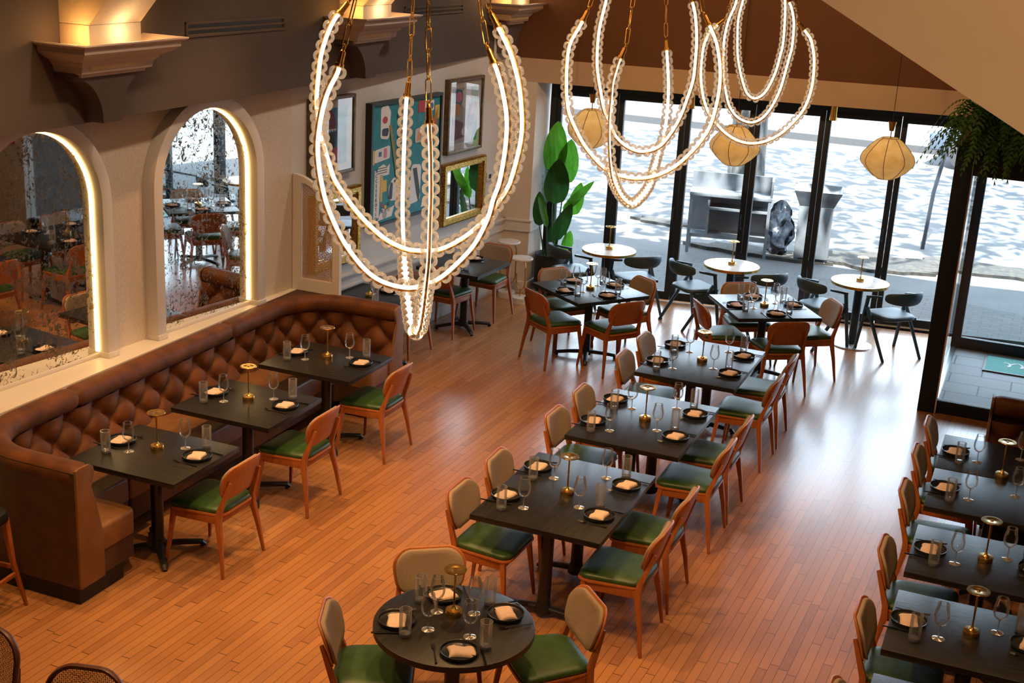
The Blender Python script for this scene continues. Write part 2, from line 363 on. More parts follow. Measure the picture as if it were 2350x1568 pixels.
def place(kind, maker, loc, rz, label, group):   # the first one is the pattern itself, the others are copies of it
    if kind not in PROTO:
        o = maker(); PROTO[kind] = o; kids(o); o.location = loc; o.rotation_euler = (0,0,rz); o['label'] = label; o['group'] = group; return o
    return dup(PROTO[kind], loc, rz, label, group)
# ------------------------------------------------------------------ patterns of the furniture and tableware
def make_chair():
    t = thing('dining_chair', '', 'chair')
    out = rpoly([(-.20,-.205),(.20,-.205),(.245,.235),(-.245,.235)], [.09,.09,.07,.07], 6)
    MB().layers(out, [(.97,.425),(1,.432),(1,.44),(.99,.446)]).obj('seat_shell', 'backwood', t)
    MB().layers(out, [(.95,.446),(.975,.458),(.96,.472),(.90,.482),(.75,.488),(.4,.492)]).obj('seat', 'green', t, ang=60)
    a = MB(); a.box(-.205,.165,.375,.205,.187,.428); a.box(-.19,-.18,.375,.19,-.158,.428)
    for s in (-1,1): a.bar((s*.195,-.16,.40),(s*.213,.175,.40),.02,.055)
    a.obj('apron', 'chairwood', t, bevel=.003)
    def bx(z): return -.168-(z-.44)*.30
    def back(u, w, th, off):
        zz = .535+.262*w
        hw = (.205+.033*min(1,w*1.6))*(1 if .0<w<1 else 1)
        return zz, hw
    def panel(y_off, thick, scale, name, m, b):
        pts = rpoly([(-.198,.535),(.198,.535),(.238,.80),(-.238,.80)], [.105,.105,.10,.10], 7)
        cx, cz = 0, .668; pts = [(cx+(x-cx)*scale, cz+(z-cz)*scale) for x,z in pts]
        def warp(x,z,d): return (x, bx(z)+d+.9*x*x-.01, z)
        mb = MB(); n = len(pts); lv = [(.97,0),(1,.12),(1,.88),(.97,1)]
        vs = []
        # rings from the rim to the middle keep the curved face smooth
        rings = [.0,.35,.7]
        def ring(sc,d): return [warp(cx+(x-cx)*sc, cz+(z-cz)*sc, y_off+thick*d) for x,z in pts]
        seq = [(.05,1),(.4,1),(.75,1),(.95,.97),(.99,.8),(1,.5),(.99,.2),(.96,0),(.7,0),(.35,0),(.05,0)]
        for sc,d in seq: vs += ring(sc,d)
        fs = []
        for i in range(len(seq)-1):
            for j in range(n): fs.append((i*n+j,i*n+(j+1)%n,(i+1)*n+(j+1)%n,(i+1)*n+j))
        fs.append(tuple(range(n))); fs.append(tuple((len(seq)-1)*n+j for j in range(n)))
        mb.add(vs, fs); return mb.obj(name, m, t, ang=50)
    panel(-.012,.015,1,'backrest','backwood',0)
    panel(.004,.026,.93,'back_pad','padfabric',0)
    for s in (-1,1):
        MB().tube([(s*.256,.228,0),(s*.232,.205,.22),(s*.212,.182,.425)],[.0115,.017,.022],4,sq=(1.1,1.1)).obj('leg','chairwood',t,bevel=.003)
        MB().tube([(s*.25,-.235,0),(s*.226,-.205,.22),(s*.203,-.172,.40),(s*.192,-.178,.47),(s*.172,-.252,.685)],[.0115,.018,.025,.022,.0125],4,sq=(1.0,1.2)).obj('leg','chairwood',t,bevel=.003)
    return t
def make_armchair():
    t = thing('armchair', '', 'chair')
    out = rpoly([(-.21,-.20),(.21,-.20),(.25,.23),(-.25,.23)], [.11,.11,.08,.08], 6)
    MB().layers(out, [(.9,.425),(1,.44),(1,.455),(.97,.468),(.8,.474),(.4,.470)]).obj('seat','navy',t,ang=60)
    def bk(u,w):
        a = math.radians(-62+124*u); tp = .5+.5*math.cos((u-.5)*PI)**.6 if 0<u<1 else .5
        r = .265; th = 2*PI*w
        cx, cy = r*math.sin(a), -.02-r*math.cos(a)*1.0
        h = .028+.050*math.sin(PI*min(1,max(0,u)))**.45; d = .013+.012*math.sin(PI*u)**.5
        rr = d*math.cos(th); zz = h*math.sin(th)
        return (cx+math.sin(a)*(rr-.25*zz*0), cy-math.cos(a)*(rr+.22*zz), .705+zz)
    MB().grid(bk,28,14).obj('backrest','navy',t,ang=70)
    for s in (-1,1):
        MB().tube([(s*.27,.215,0),(s*.262,.105,.655)],[.016,.019],4,sq=(1.1,1.3)).obj('leg','navywood',t,bevel=.003)
        MB().tube([(s*.25,-.27,0),(s*.262,.10,.53)],[.015,.019],4,sq=(1.1,1.3)).obj('leg','navywood',t,bevel=.003)
        MB().tube([(s*.262,.125,.648),(s*.25,-.10,.70)],[.02,.017],4,sq=(1.2,1.0)).obj('armrest','navywood',t,bevel=.003)
    a = MB(); a.bar((-.26,.12,.425),(.26,.12,.425),.035,.03); a.bar((-.252,-.10,.425),(.252,-.10,.425),.03,.03)
    for s in (-1,1): a.bar((s*.235,-.12,.425),(s*.25,.14,.425),.025,.03)
    a.obj('seat_frame','navywood',t,bevel=.003)
    return t
def pedestal(t, x, y, kind, zt=.71, rz=0):
    c = MB(); c.tube([(x,y,.05),(x,y,zt)],.043,16); c.obj('column','blackmetal',t)
    b = MB(); X = T(x,y,0,rz)
    dirs = {'T':[0,180],'X':[45,135,225,315]}[kind]
    for d in dirs:
        q = math.radians(d); L = .29 if kind=='T' else .33
        b.tube([(0,0,.062),(L*.55*math.cos(q),L*.55*math.sin(q),.05),(L*.93*math.cos(q),L*.93*math.sin(q),.034),(L*math.cos(q),L*math.sin(q),.012)],[.03,.026,.024,.016],8,sq=(1.1,.75),X=X)
        b.tube([(L*.93*math.cos(q),L*.93*math.sin(q),0),(L*.93*math.cos(q),L*.93*math.sin(q),.03)],.014,8,X=X)
    b.tube([(0,0,.03),(0,0,.10)],[.06,.047],16,X=X)
    b.obj('table_base','blackmetal',t)
    m = MB(); m.box(x-.2,y-.02,zt-.02,x+.2,y+.02,zt); m.box(x-.02,y-.2,zt-.02,x+.02,y+.2,zt); m.obj('top_bracket','blackmetal',t)
def make_table(w, d, peds, wood):
    def f():
        t = thing('dining_table', '', 'table')
        MB().box(-w/2,-d/2,.712,w/2,d/2,.75).obj('tabletop', wood, t, bevel=.004)
        for x,y,k,rz in peds: pedestal(t,x,y,k,.712,rz)
        return t
    return f
def make_cafe():
    t = thing('cafe_table', '', 'table')
    MB().lathe([(0,.752),(.305,.752),(.312,.749),(.312,.722),(0,.722)],48).obj('tabletop','marble',t)
    MB().lathe([(.312,.7505),(.319,.7505),(.319,.719),(.312,.719),(.312,.7505)],48).obj('edge_band','brass',t)
    MB().tube([(0,0,.02),(0,0,.722)],.048,20).obj('column','navywood',t)
    MB().lathe([(0,.026),(.205,.022),(.222,.012),(.222,0),(0,0)],40).obj('table_base','steel',t)
    return t
def make_lamp():
    t = thing('table_lamp', '', 'lamp')
    MB().lathe([(0,0),(.045,0),(.046,.003),(.046,.030),(.044,.033),(.02,.035),(.010,.045),(.006,.062),(0,.062)],28).obj('lamp_base','brass',t)
    MB().tube([(0,0,.05),(0,0,.15)],.0052,12).obj('stem','brassdark',t)
    MB().tube([(0,0,.15),(0,0,.262)],.0066,12).obj('stem','brass',t)
    MB().lathe([(0,.262),(.012,.262),(.062,.268),(.0635,.272),(.062,.2745),(.024,.2765),(.022,.2755),(.010,.2755),(.009,.279),(0,.279)],32).obj('lamp_head','brass',t)
    return t
def make_glass():
    t = thing('wine_glass', '', 'wine glass')
    MB().lathe([(.031,.214),(.0345,.190),(.0405,.160),(.0425,.140),(.040,.118),(.032,.098),(.018,.086),(.004,.081)],22).obj('bowl','wineglass',t,ang=80)
    MB().lathe([(.0312,.2145),(.0302,.2145),(.0302,.2125),(.0312,.2125),(.0312,.2145)],22).obj('rim','tumblerbase',t)
    MB().lathe([(.0055,.083),(.0037,.06),(.0037,.02),(.007,.008),(.03,.003),(.035,.0012),(.035,0),(0,0)],22).obj('stem_and_foot','tumblerbase',t,ang=60)
    return t
def make_tumbler():
    t = thing('water_tumbler', '', 'tumbler'); n = 40
    pr = [(.0305,.158),(.0325,.156),(.0325,.02),(.031,.004)]
    mb = MB(); vs = []; fs = []
    for r,z in [(.0325,.160),(.0325,.10),(.0325,.03),(.031,.004)]:
        for j in range(n):
            rr = r*(1+.018*(j%2)); th = 2*PI*j/n; vs.append((rr*math.cos(th),rr*math.sin(th),z))
    for i in range(3):
        for j in range(n): fs.append((i*n+j,i*n+(j+1)%n,(i+1)*n+(j+1)%n,(i+1)*n+j))
    mb.add(vs,fs).obj('glass_wall','tumbler',t,ang=80)
    MB().lathe([(.0333,.1605),(.0318,.1605),(.0318,.1585),(.0333,.1585),(.0333,.1605)],n).obj('rim','tumblerbase',t)
    MB().lathe([(0,.022),(.029,.020),(.031,.012),(.0305,.002),(.028,0),(0,0)],24).obj('base','tumblerbase',t,ang=60)
    return t
def make_plate():
    o = MB().lathe([(0,.006),(.085,.006),(.094,.010),(.098,.024),(.101,.025),(.1025,.023),(.099,.006),(.088,0),(0,0)],36).obj('dinner_plate','plate',ang=50)
    return tag(o,'','plate')
def make_napkin():
    def f(u,v): 
        x = (u-.5)*.125; y = (v-.5)*.098; fold = .006*math.exp(-((u-.28)/.05)**2)
        z = .018+.004*math.sin(3*u+2*v)+fold - .012*(abs(v-.5)*2)**6 - .010*(abs(u-.5)*2)**8
        return (x+.006*math.sin(4*v), y+.004*math.sin(5*u), z)
    mb = MB(); mb.grid(f,16,12)
    mb.grid(lambda u,v: (f(u,v)[0],f(u,v)[1],0),16,12)
    k = 17*13
    edge = [(i,0) for i in range(17)]+[(16,j) for j in range(1,13)]+[(i,12) for i in range(15,-1,-1)]+[(0,j) for j in range(11,0,-1)]
    ids = [i*13+j for i,j in edge]; L = len(ids)
    for q in range(L):
        a,b = ids[q],ids[(q+1)%L]; mb.f.append((a,b,b+k,a+k)); mb.m.append(0)
    mb.grid(lambda u,v: ((u-.5)*.05+.052+.004*math.sin(4*v),(v-.5)*.086,.004+.009*math.sin(PI*min(1,max(0,u)))**.5),8,8)
    o = mb.obj('folded_napkin','napkin',ang=70); return tag(o,'','napkin')
def make_fork():
    mb = MB(); mb.tube([(0,-.095,.005),(0,-.03,.006),(0,.035,.010),(0,.05,.008)],[.005,.0035,.003,.006],6,sq=(1.3,.55))
    mb.tube([(0,.048,.008),(0,.062,.006)],[.010,.012],6,sq=(1,.25))
    for k in range(4): mb.tube([((k-1.5)*.0062,.06,.006),((k-1.5)*.0062,.08,.0065),((k-1.5)*.0058,.098,.011)],[.0022,.002,.0012],5)
    return tag(mb.obj('fork','cutlerybright',ang=60),'','fork')
def make_knife():
    mb = MB(); mb.tube([(0,-.10,.005),(0,-.06,.0055),(0,.0,.005),(0,.02,.005)],[.006,.0065,.0045,.004],6,sq=(1.2,.6))
    mb.prism([(-.006,.018),(.006,.018),(.008,.09),(.003,.115),(-.006,.10)],.0035,.0055)
    return tag(mb.obj('knife','cutlery',ang=60),'','knife')
# ------------------------------------------------------------------ the room
def xw(y): return -6.10-.081*(14.62-y)            # left wall, slightly out of square with the tables
def LW(y,b,z): return (xw(y)+b, y, z)
def lwbox(mb,y0,b0,z0,y1,b1,z1):
    v = [LW(y,b,z) for y in (y0,y1) for b in (b0,b1) for z in (z0,z1)]
    return mb.add(v,[(0,1,3,2),(4,6,7,5),(0,4,5,1),(2,3,7,6),(0,2,6,4),(1,5,7,3)])
SL = .16
def FW(x,b,z): return (x, 14.709+SL*(x+5.765)+b, z)   # front wall, b = depth towards the street
def fwbox(mb,x0,b0,z0,x1,b1,z1):
    v = [FW(x,b,z) for x in (x0,x1) for b in (b0,b1) for z in (z0,z1)]
    return mb.add(v,[(0,1,3,2),(4,6,7,5),(0,4,5,1),(2,3,7,6),(0,2,6,4),(1,5,7,3)])
struct(MB().add([(-8.2,-2.6,0),(3.4,-2.6,0),(3.4,15.9,0),(-.7,15.75,0),(-8.2,14.75,0),(-8.2,-2.6,-.12),(3.4,-2.6,-.12),(3.4,15.9,-.12),(-.7,15.75,-.12),(-8.2,14.75,-.12)],
    [(0,1,2,3,4),(9,8,7,6,5),(0,5,6,1),(1,6,7,2),(2,7,8,3),(3,8,9,4),(4,9,5,0)]),'floor','floor',smooth=False)
struct(MB().box(-8.3,-2.7,5.1,3.5,16.0,5.3),'ceiling','ceiling',smooth=False)
struct(MB().box(3.3,-2.7,0,3.5,16.0,5.1),'wall_right','plaster',smooth=False)
struct(MB().box(-8.3,-2.7,0,3.5,-2.5,5.1),'wall_back','plaster',smooth=False)
m = MB(); lwbox(m,-2.6,-.5,0,10.36,0,5.1); struct(m,'wall_left','wallpaper',smooth=False)
m = MB(); lwbox(m,10.36,-.5,0,15.3,0,5.1); struct(m,'wall_left_far','graywall',smooth=False)
# dado of the far half of the left wall
m = MB(); lwbox(m,10.5,.0,.895,14.7,.045,.925); lwbox(m,10.5,.0,.865,14.7,.03,.895); lwbox(m,10.5,0,.80,14.7,.018,.865); lwbox(m,10.5,0,.765,14.7,.028,.80); struct(m,'trim_1','graywall',bevel=.004)
m = MB(); lwbox(m,10.4,0,0,14.7,.022,.135); lwbox(m,10.4,0,.135,14.7,.012,.15); struct(m,'baseboard_left','graywall',bevel=.003)
# bulkhead above the left wall
def bxk(y): return -6.12-.0314*(14.62-y)
def zbk(y): return 2.855+(y-7.3)*.0089
m = MB(); ys = (-2.5,15.3)
v = [(x,y,z) for y in ys for x,z in ((bxk(y),zbk(y)),(bxk(y),5.1),(xw(y)-.05,5.1),(xw(y)-.05,zbk(y)))]
m.add(v,[(0,1,5,4),(1,2,6,5),(2,3,7,6),(3,0,4,7),(0,3,2,1),(4,5,6,7)]); struct(m,'bulkhead_left','dark',smooth=False)
# front wall: pier at the left, tan soffit above the windows, dark wall above with warm light in its colour
m = MB(); fwbox(m,-6.6,0,0,-5.765,.9,2.60); struct(m,'wall_front_pier','plaster',smooth=False)
m = MB(); fwbox(m,-6.15,-.03,.90,-5.735,.3,.925); fwbox(m,-6.15,-.018,.80,-5.747,.3,.90); fwbox(m,-6.15,-.026,.775,-5.74,.3,.80); struct(m,'trim_2','graywall',bevel=.004)
m = MB(); fwbox(m,-6.15,-.02,0,-5.745,.3,.14); struct(m,'baseboard_front','graywall',bevel=.004)
m = MB(); fwbox(m,-6.6,0,2.592,3.4,.55,2.868); struct(m,'soffit_front','tan',smooth=False)
m = MB(); fwbox(m,-6.6,.004,2.868,3.4,.55,5.1); struct(m,'wall_front','darkwarmlit',smooth=False)
# sloping gable beam close to the camera
A = Vector((-.607,3.5,4.21)); B = Vector((-.073,3.5,3.923)); D = (B-A)
p0 = A-D*1.6; p1 = B+D*4.2
m = MB(); m.prism([(p0.x,p0.z),(p1.x,p1.z),(p1.x,5.1),(p0.x,5.1)],3.5,3.62,'y'); struct(m,'gable_beam','tan',smooth=False)
# ledge behind the banquette
m = MB(); v=[]
for y in (5.4,10.36): v += [(xw(y)-.02,y,.0),(-6.392,y,.0),(-6.392,y,.955),(xw(y)-.02,y,.955)]
m.add(v,[(0,1,2,3),(7,6,5,4),(0,4,5,1),(1,5,6,2),(2,6,7,3),(3,7,4,0)]); struct(m,'ledge_left','trimwhite',smooth=False)
# arched mirrors with lit reveals
def arch_pts(yc, r, z0, zs, n=24): return [(yc-r,z0)]+[(yc-r*math.cos(PI*k/n), zs+r*math.sin(PI*k/n)) for k in range(n+1)]+[(yc+r,z0)]
def arch_band(mb, yc, r0, r1, b0, b1, z0, zs):
    a = arch_pts(yc,r0,z0,zs); b = arch_pts(yc,r1,z0,zs); n = len(a); v = []
    for d in (b0,b1):
        for p in (a,b): v += [LW(y,d,z) for y,z in p]
    fs = []
    for k in range(n-1):
        fs += [(k,k+1,n+k+1,n+k),(2*n+k,3*n+k,3*n+k+1,2*n+k+1),(k,2*n+k,2*n+k+1,k+1),(n+k,n+k+1,3*n+k+1,3*n+k)]
    fs += [(0,n,3*n,2*n),(n-1,3*n-1,4*n-1,2*n-1)]
    return mb.add(v,fs)
for yc,lab in ((7.24,'arched antique mirror with lit reveal nearer the camera, cut by the left frame edge'),(9.10,'arched antique mirror with lit reveal between the first mirror and the cane screen')):
    t = thing('arched_mirror',lab,'mirror',group='arched mirrors above the banquette')
    a = arch_pts(yc,.602,.985,2.19); n = len(a)
    MB().add([LW(y,.012,z) for y,z in a]+[LW(y,.002,z) for y,z in a],[tuple(range(n)),tuple(range(2*n-1,n-1,-1))]+[(k,(k+1)%n,n+(k+1)%n,n+k) for k in range(n)]).obj('mirror_glass','mirror',t,smooth=False)
    m = MB(); arch_band(m,yc,.60,.70,.0,.115,1.0,2.19)
    for s in (-1,1): lwbox(m,yc+s*.65-.055,0,.956,yc+s*.65+.055,.125,1.0)
    lwbox(m,yc-.6,0,.956,yc+.6,.03,.985)
    m.obj('arch_surround','trimwhite',t,bevel=.003)
    m = MB(); arch_band(m,yc,.586,.602,.013,.026,1.0,2.19); m.obj('led_strip','ledstrip',t)
# HVAC slots in the bulkhead
for y0,y1,z0,z1,lab in ((8.6,9.95,3.39,3.51,'long dark two-slot air vent in the bulkhead between the two nearer brackets'),(12.06,13.37,3.42,3.52,'long dark two-slot air vent in the bulkhead beyond the middle bracket')):
    t = thing('air_vent',lab,'vent',group='slot vents in the bulkhead')
    m = MB()
    def bb(mb,ya,zb,yb,zt,d0,d1): 
        v = [(bxk(y)+d,y,z) for y in (ya,yb) for d in (d0,d1) for z in (zb,zt)]
        mb.add(v,[(0,1,3,2),(4,6,7,5),(0,4,5,1),(2,3,7,6),(0,2,6,4),(1,5,7,3)])
    h = (z1-z0)
    for za,zb in ((z0,z0+h*.2),(z0+h*.42,z0+h*.58),(z0+h*.8,z1)): bb(m,y0,za,y1,zb,0,.014)
    bb(m,y0,z0,y0+.025,z1,0,.014); bb(m,y1-.025,z0,y1,z1,0,.014); m.obj('vent_frame','dark',t,bevel=.002)
    m = MB(); bb(m,y0+.02,z0+h*.15,y1-.02,z1-h*.15,0,.004); m.obj('slot_backing','black',t)
# brackets with plaster trays and posts
for yc,hw,lab,full in ((7.56,.56,'dark wall bracket carrying a lit plaster tray nearest the camera',1),(11.14,.56,'dark wall bracket with lit plaster tray behind the nearest chandelier',1),(14.38,.44,'lit plaster tray on its bracket in the far corner above the window',0)):
    t = thing('wall_bracket',lab,'bracket',group='brackets with plaster trays')
    xb = bxk(yc); zb = zbk(yc)+.02
    n = 12; prof = []
    for k in range(n+1):
        q = k/n*PI/2; prof.append((.10+.28*(1-math.cos(q)), zb+.02+.30*math.sin(q)))
    pl = [(.10,zb-.005)]+prof+[(.38,zb+.36)]
    poly = [(yc+d,z) for d,z in pl]+[(yc-d,z) for d,z in reversed(pl)]
    MB().prism(poly,xb-.02,xb+.165,'x').obj('corbel','dark',t,ang=50)
    z0 = zb+.33
    prof = [(.18,0),(.185,.02),(.215,.03),(.225,.075),(.25,.10),(.255,.115),(.30,.135),(.345,.165),(.36,.18),(.362,.215),(.385,.222),(.40,.235),(.40,.245),(.385,.245),(.34,.21),(.17,.05)]
    m = MB(); ky = hw/.40; vs = []; k = len(prof)
    kx = (.42)/.40
    for d,z in prof:
        ex = d*kx; ey = hw-(.40-d)*1.0
        for sx,sy in ((0,-1),(1,-1),(1,1),(0,1)): vs.append((xb-.02 if sx==0 else xb+ex, yc+sy*ey, z0+z))
    fs = []
    for i in range(k-1):
        for j in range(3): fs.append((i*4+j,i*4+j+1,(i+1)*4+j+1,(i+1)*4+j))
    fs.append((0,1,2,3)); fs.append(tuple((k-1)*4+j for j in (3,2,1,0)))
    m.add(vs,fs); m.obj('crown_tray','crown',t,smooth=False)
    m = MB(); zt = z0+.05
    m.box(xb-.02,yc-.30,zt,xb+.24,yc+.25,3.56+.02*(yc>9)); m.obj('plaster_post','plasterpost',t,bevel=.01)
    m = MB(); zt2 = 3.56+.02*(yc>9)
    v = [(xb-.02,yc-.30,zt2),(xb+.24,yc-.30,zt2),(xb+.24,yc+.25,zt2),(xb-.02,yc+.25,zt2),(xb-.02,yc-.30,5.1),(xb+1.6,yc-.30,5.1),(xb+1.6,yc+.25,5.1),(xb-.02,yc+.25,5.1)]
    m.add(v,[(0,1,2,3),(4,5,6,7),(0,1,5,4),(1,2,6,5),(2,3,7,6),(3,0,4,7)]); m.obj('plaster_brace','plasterpost',t,bevel=.01)
    for dy in (-.42,.37):
        if yc+dy < 14.7: lamp('tray uplight','POINT',(xb+.20,yc+dy,z0+.29),None,2.4,(1,.5,.14),.03)
    lamp('tray uplight','POINT',(xb+.34,yc,z0+.30),None,2.0,(1,.72,.42),.06)
# ------------------------------------------------------------------ folding window wall
GB = .41                                           # glass plane behind the front wall
edges = [-5.655,-4.90,-4.10,-3.29,-2.495,-1.65,-.82]
for i in range(6):
    x0,x1 = edges[i]+.004, edges[i+1]-.004
    t = bpy.data.objects.new('window_%d'%(i+1),None); COL.objects.link(t); t['kind'] = 'structure'
    m = MB()
    fwbox(m,x0,GB-.03,.02,x0+.062,GB+.03,2.50); fwbox(m,x1-.062,GB-.03,.02,x1,GB+.03,2.50)
    fwbox(m,x0+.062,GB-.03,2.42,x1-.062,GB+.03,2.50); fwbox(m,x0+.062,GB-.03,.02,x1-.062,GB+.03,.115); m.obj('leaf_frame','framemetal',t,bevel=.004,smooth=True)
    m = MB(); fwbox(m,x0+.06,GB-.006,.11,x1-.06,GB+.006,2.425); m.obj('pane','pane',t,smooth=False)
    if i in (1,2,3,4):
        m = MB(); fwbox(m,x1-.02,GB-.05,.62,x1+.03,GB-.03,.70); fwbox(m,x1-.008,GB-.06,.60,x1+.008,GB-.03,.72); m.obj('hinge','framemetal',t,bevel=.003)
        m = MB(); m.tube([FW(x1-.03,GB-.03,1.0),FW(x1-.03,GB-.055,1.02),FW(x1-.03,GB-.055,1.16),FW(x1-.03,GB-.03,1.18)],.009,8); m.obj('pull_handle','framemetal',t)
m = MB(); fwbox(m,-5.72,GB-.05,2.50,-.82,GB+.06,2.60); fwbox(m,-5.72,GB-.05,0,-5.655,GB+.06,2.52); struct(m,'trim_3','framemetal',bevel=.004)
m = MB(); fwbox(m,-5.72,GB-.05,0,-.82,GB+.06,.022); struct(m,'trim_4','alu')
# entrance vestibule
t = bpy.data.objects.new('door_1',None); COL.objects.link(t); t['kind'] = 'structure'
m = MB(); m.box(-.82,12.85,0,-.655,13.0,2.63); m.obj('door_post','framemetal',t,bevel=.004)
m = MB(); m.box(-.72,15.27,0,-.62,15.42,2.60); m.obj('outer_post','framemetal',t,bevel=.004)
m = MB(); m.box(-.655,12.88,0,.55,12.95,.13); m.obj('bottom_rail','framemetal',t,bevel=.003)
m = MB(); m.box(-.655,12.85,2.36,.55,13.0,2.63); m.obj('head_rail','framemetal',t,bevel=.003)
m = MB(); m.box(-.655,12.905,.13,.55,12.92,2.36); m.obj('pane','pane',t,smooth=False)
m = MB(); m.box(-.70,13.0,.03,-.685,15.27,2.5); m.obj('side_pane','pane',t,smooth=False)
m = MB(); m.box(-.72,13.0,0,-.66,15.27,.03); m.box(-.72,13.0,2.5,-.66,15.27,2.6); m.obj('side_track','alu',t)
m = MB(); m.box(-.66,12.85,.0,-.645,12.87,2.6); m.obj('edge_strip','alu',t)
m = MB(); m.box(-.62,15.27,0,1.0,15.34,.14); m.box(-.62,15.27,2.42,1.0,15.40,2.60); m.box(.30,15.27,.14,.39,15.34,2.42); m.obj('outer_frame','framemetal',t,bevel=.003)
m = MB(); m.box(-.62,15.30,.14,1.0,15.31,2.42); m.obj('outer_pane','pane',t,smooth=False)
m = MB()
for xx in (.12,.56):
    m.tube([(xx+.05*math.cos(a)*1.0,15.22,1.18+.05*math.sin(a)+(.13 if math.sin(a)>0 else -.13)) for a in [k*PI/8 for k in range(16)]],.011,8,closed=True)
m.obj('pull_handle','blackmetal',t)
struct(MB().box(.55,12.84,0,3.3,13.0,2.63),'wall_entrance','plaster',smooth=False)
struct(MB().box(1.0,13.0,0,1.15,15.4,2.63),'wall_vestibule','dark',smooth=False)
struct(MB().box(-.655,12.95,0,1.0,15.27,.012),'floor_2','paver',smooth=False)
struct(MB().box(-.84,12.82,2.63,3.3,15.45,2.66),'ceiling_2','dark',smooth=False)
# entrance mat with white script
t = thing('entrance_mat','teal entrance mat with white script lying inside the glass vestibule','mat',(0,0,0))
MB().box(-.30,14.54,.012,.95,15.13,.024).obj('mat_field','teal',t)
m = MB(); m.box(-.32,14.52,.012,0.97,14.545,.027); m.box(-.32,15.12,.012,0.97,15.145,.027); m.box(-.32,14.545,.012,-.295,15.12,.027); m.box(.945,14.545,.012,.97,15.12,.027); m.obj('mat_border','black',t)
m = MB(); wv = []
for k in range(90):
    q = k/89; wv.append((-.12+.95*q+.035*math.sin(q*46), 14.86-.02*q+.05*math.sin(q*46+1.2)*(1+.8*math.sin(q*13)), .026))
m.tube(wv,.011,6,sq=(1.2,.25)); m.obj('script_lettering','white',t)
# right hand planter with the fern on top of the vestibule
t = thing('fern_planter','tan box planter with a bushy green fern on top of the vestibule','planter',(0,0,0))
MB().box(-.80,12.84,2.662,1.4,13.12,2.80).obj('planter_box','tan',t,bevel=.004)
m = MB(); rnd = random.Random(3)
for k in range(300):
    bx0 = rnd.uniform(-.72,1.3); a = rnd.uniform(0,2*PI)
    if rnd.random() < .55: a = rnd.uniform(PI*.9,PI*1.75)
    L = rnd.uniform(.30,.60); up = rnd.uniform(.06,.36); p = Vector((bx0,12.98+rnd.uniform(-.1,.1),2.80)); d = Vector((math.cos(a),math.sin(a),0))
    side = Vector((-d.y,d.x,0)); pts = []
    for i in range(21):
        q = i/20; pts.append(p+d*(L*q)+Vector((0,0,up*math.sin(min(1,q*1.25)*PI*.62)*1.1-(.36*L/.4)*q**2.2)))
    for i in range(1,21):
        c = pts[i]; f = pts[i]-pts[i-1]; w = .062*math.sin(PI*min(1,(i+1.6)/22))**.7
        for s in (-1,1):
            t1 = c+side*(s*w)+f*.45-Vector((0,0,.25*w)); m.add([c-f*.42,t1-f*.22,t1+f*.18,c+f*.30],[(0,1,2,3)])
o = m.obj('fern','fern',t,smooth=False); o['kind'] = 'stuff'
# ------------------------------------------------------------------ tufted corner banquette
def corner_path(pts, rad, step=.02):
    out = []; P2 = [Vector(p) for p in pts]
    seg = []
    for i,p in enumerate(P2):
        if i in (0,len(P2)-1): seg.append([p]); continue
        a = (P2[i-1]-p).normalized(); b = (P2[i+1]-p).normalized(); s = p+a*rad; c = p+(a+b)*rad; L = []
        a0 = math.atan2(*(s-c).yx); e = p+b*rad; a1 = math.atan2(*(e-c).yx); dd = (a1-a0+PI)%(2*PI)-PI
        for k in range(17): th = a0+dd*k/16; L.append(c+Vector((math.cos(th),math.sin(th)))*rad)
        seg.append(L)
    flat = [p for s in seg for p in s]; res = []; 
    # resample evenly
    acc = [0]
    for i in range(1,len(flat)): acc.append(acc[-1]+(flat[i]-flat[i-1]).length)
    n = max(2,int(acc[-1]/step)); j = 0
    for k in range(n+1):
        s = acc[-1]*k/n
        while j < len(acc)-2 and acc[j+1] < s: j += 1
        q = (s-acc[j])/max(1e-9,acc[j+1]-acc[j]); res.append(flat[j].lerp(flat[j+1],min(1,q)))
    return res, acc[-1]
def normals(path, side):
    r = []
    for i in range(len(path)):
        t = (path[min(i+1,len(path)-1)]-path[max(i-1,0)]).normalized(); r.append(Vector((-t.y,t.x))*side)
    return r
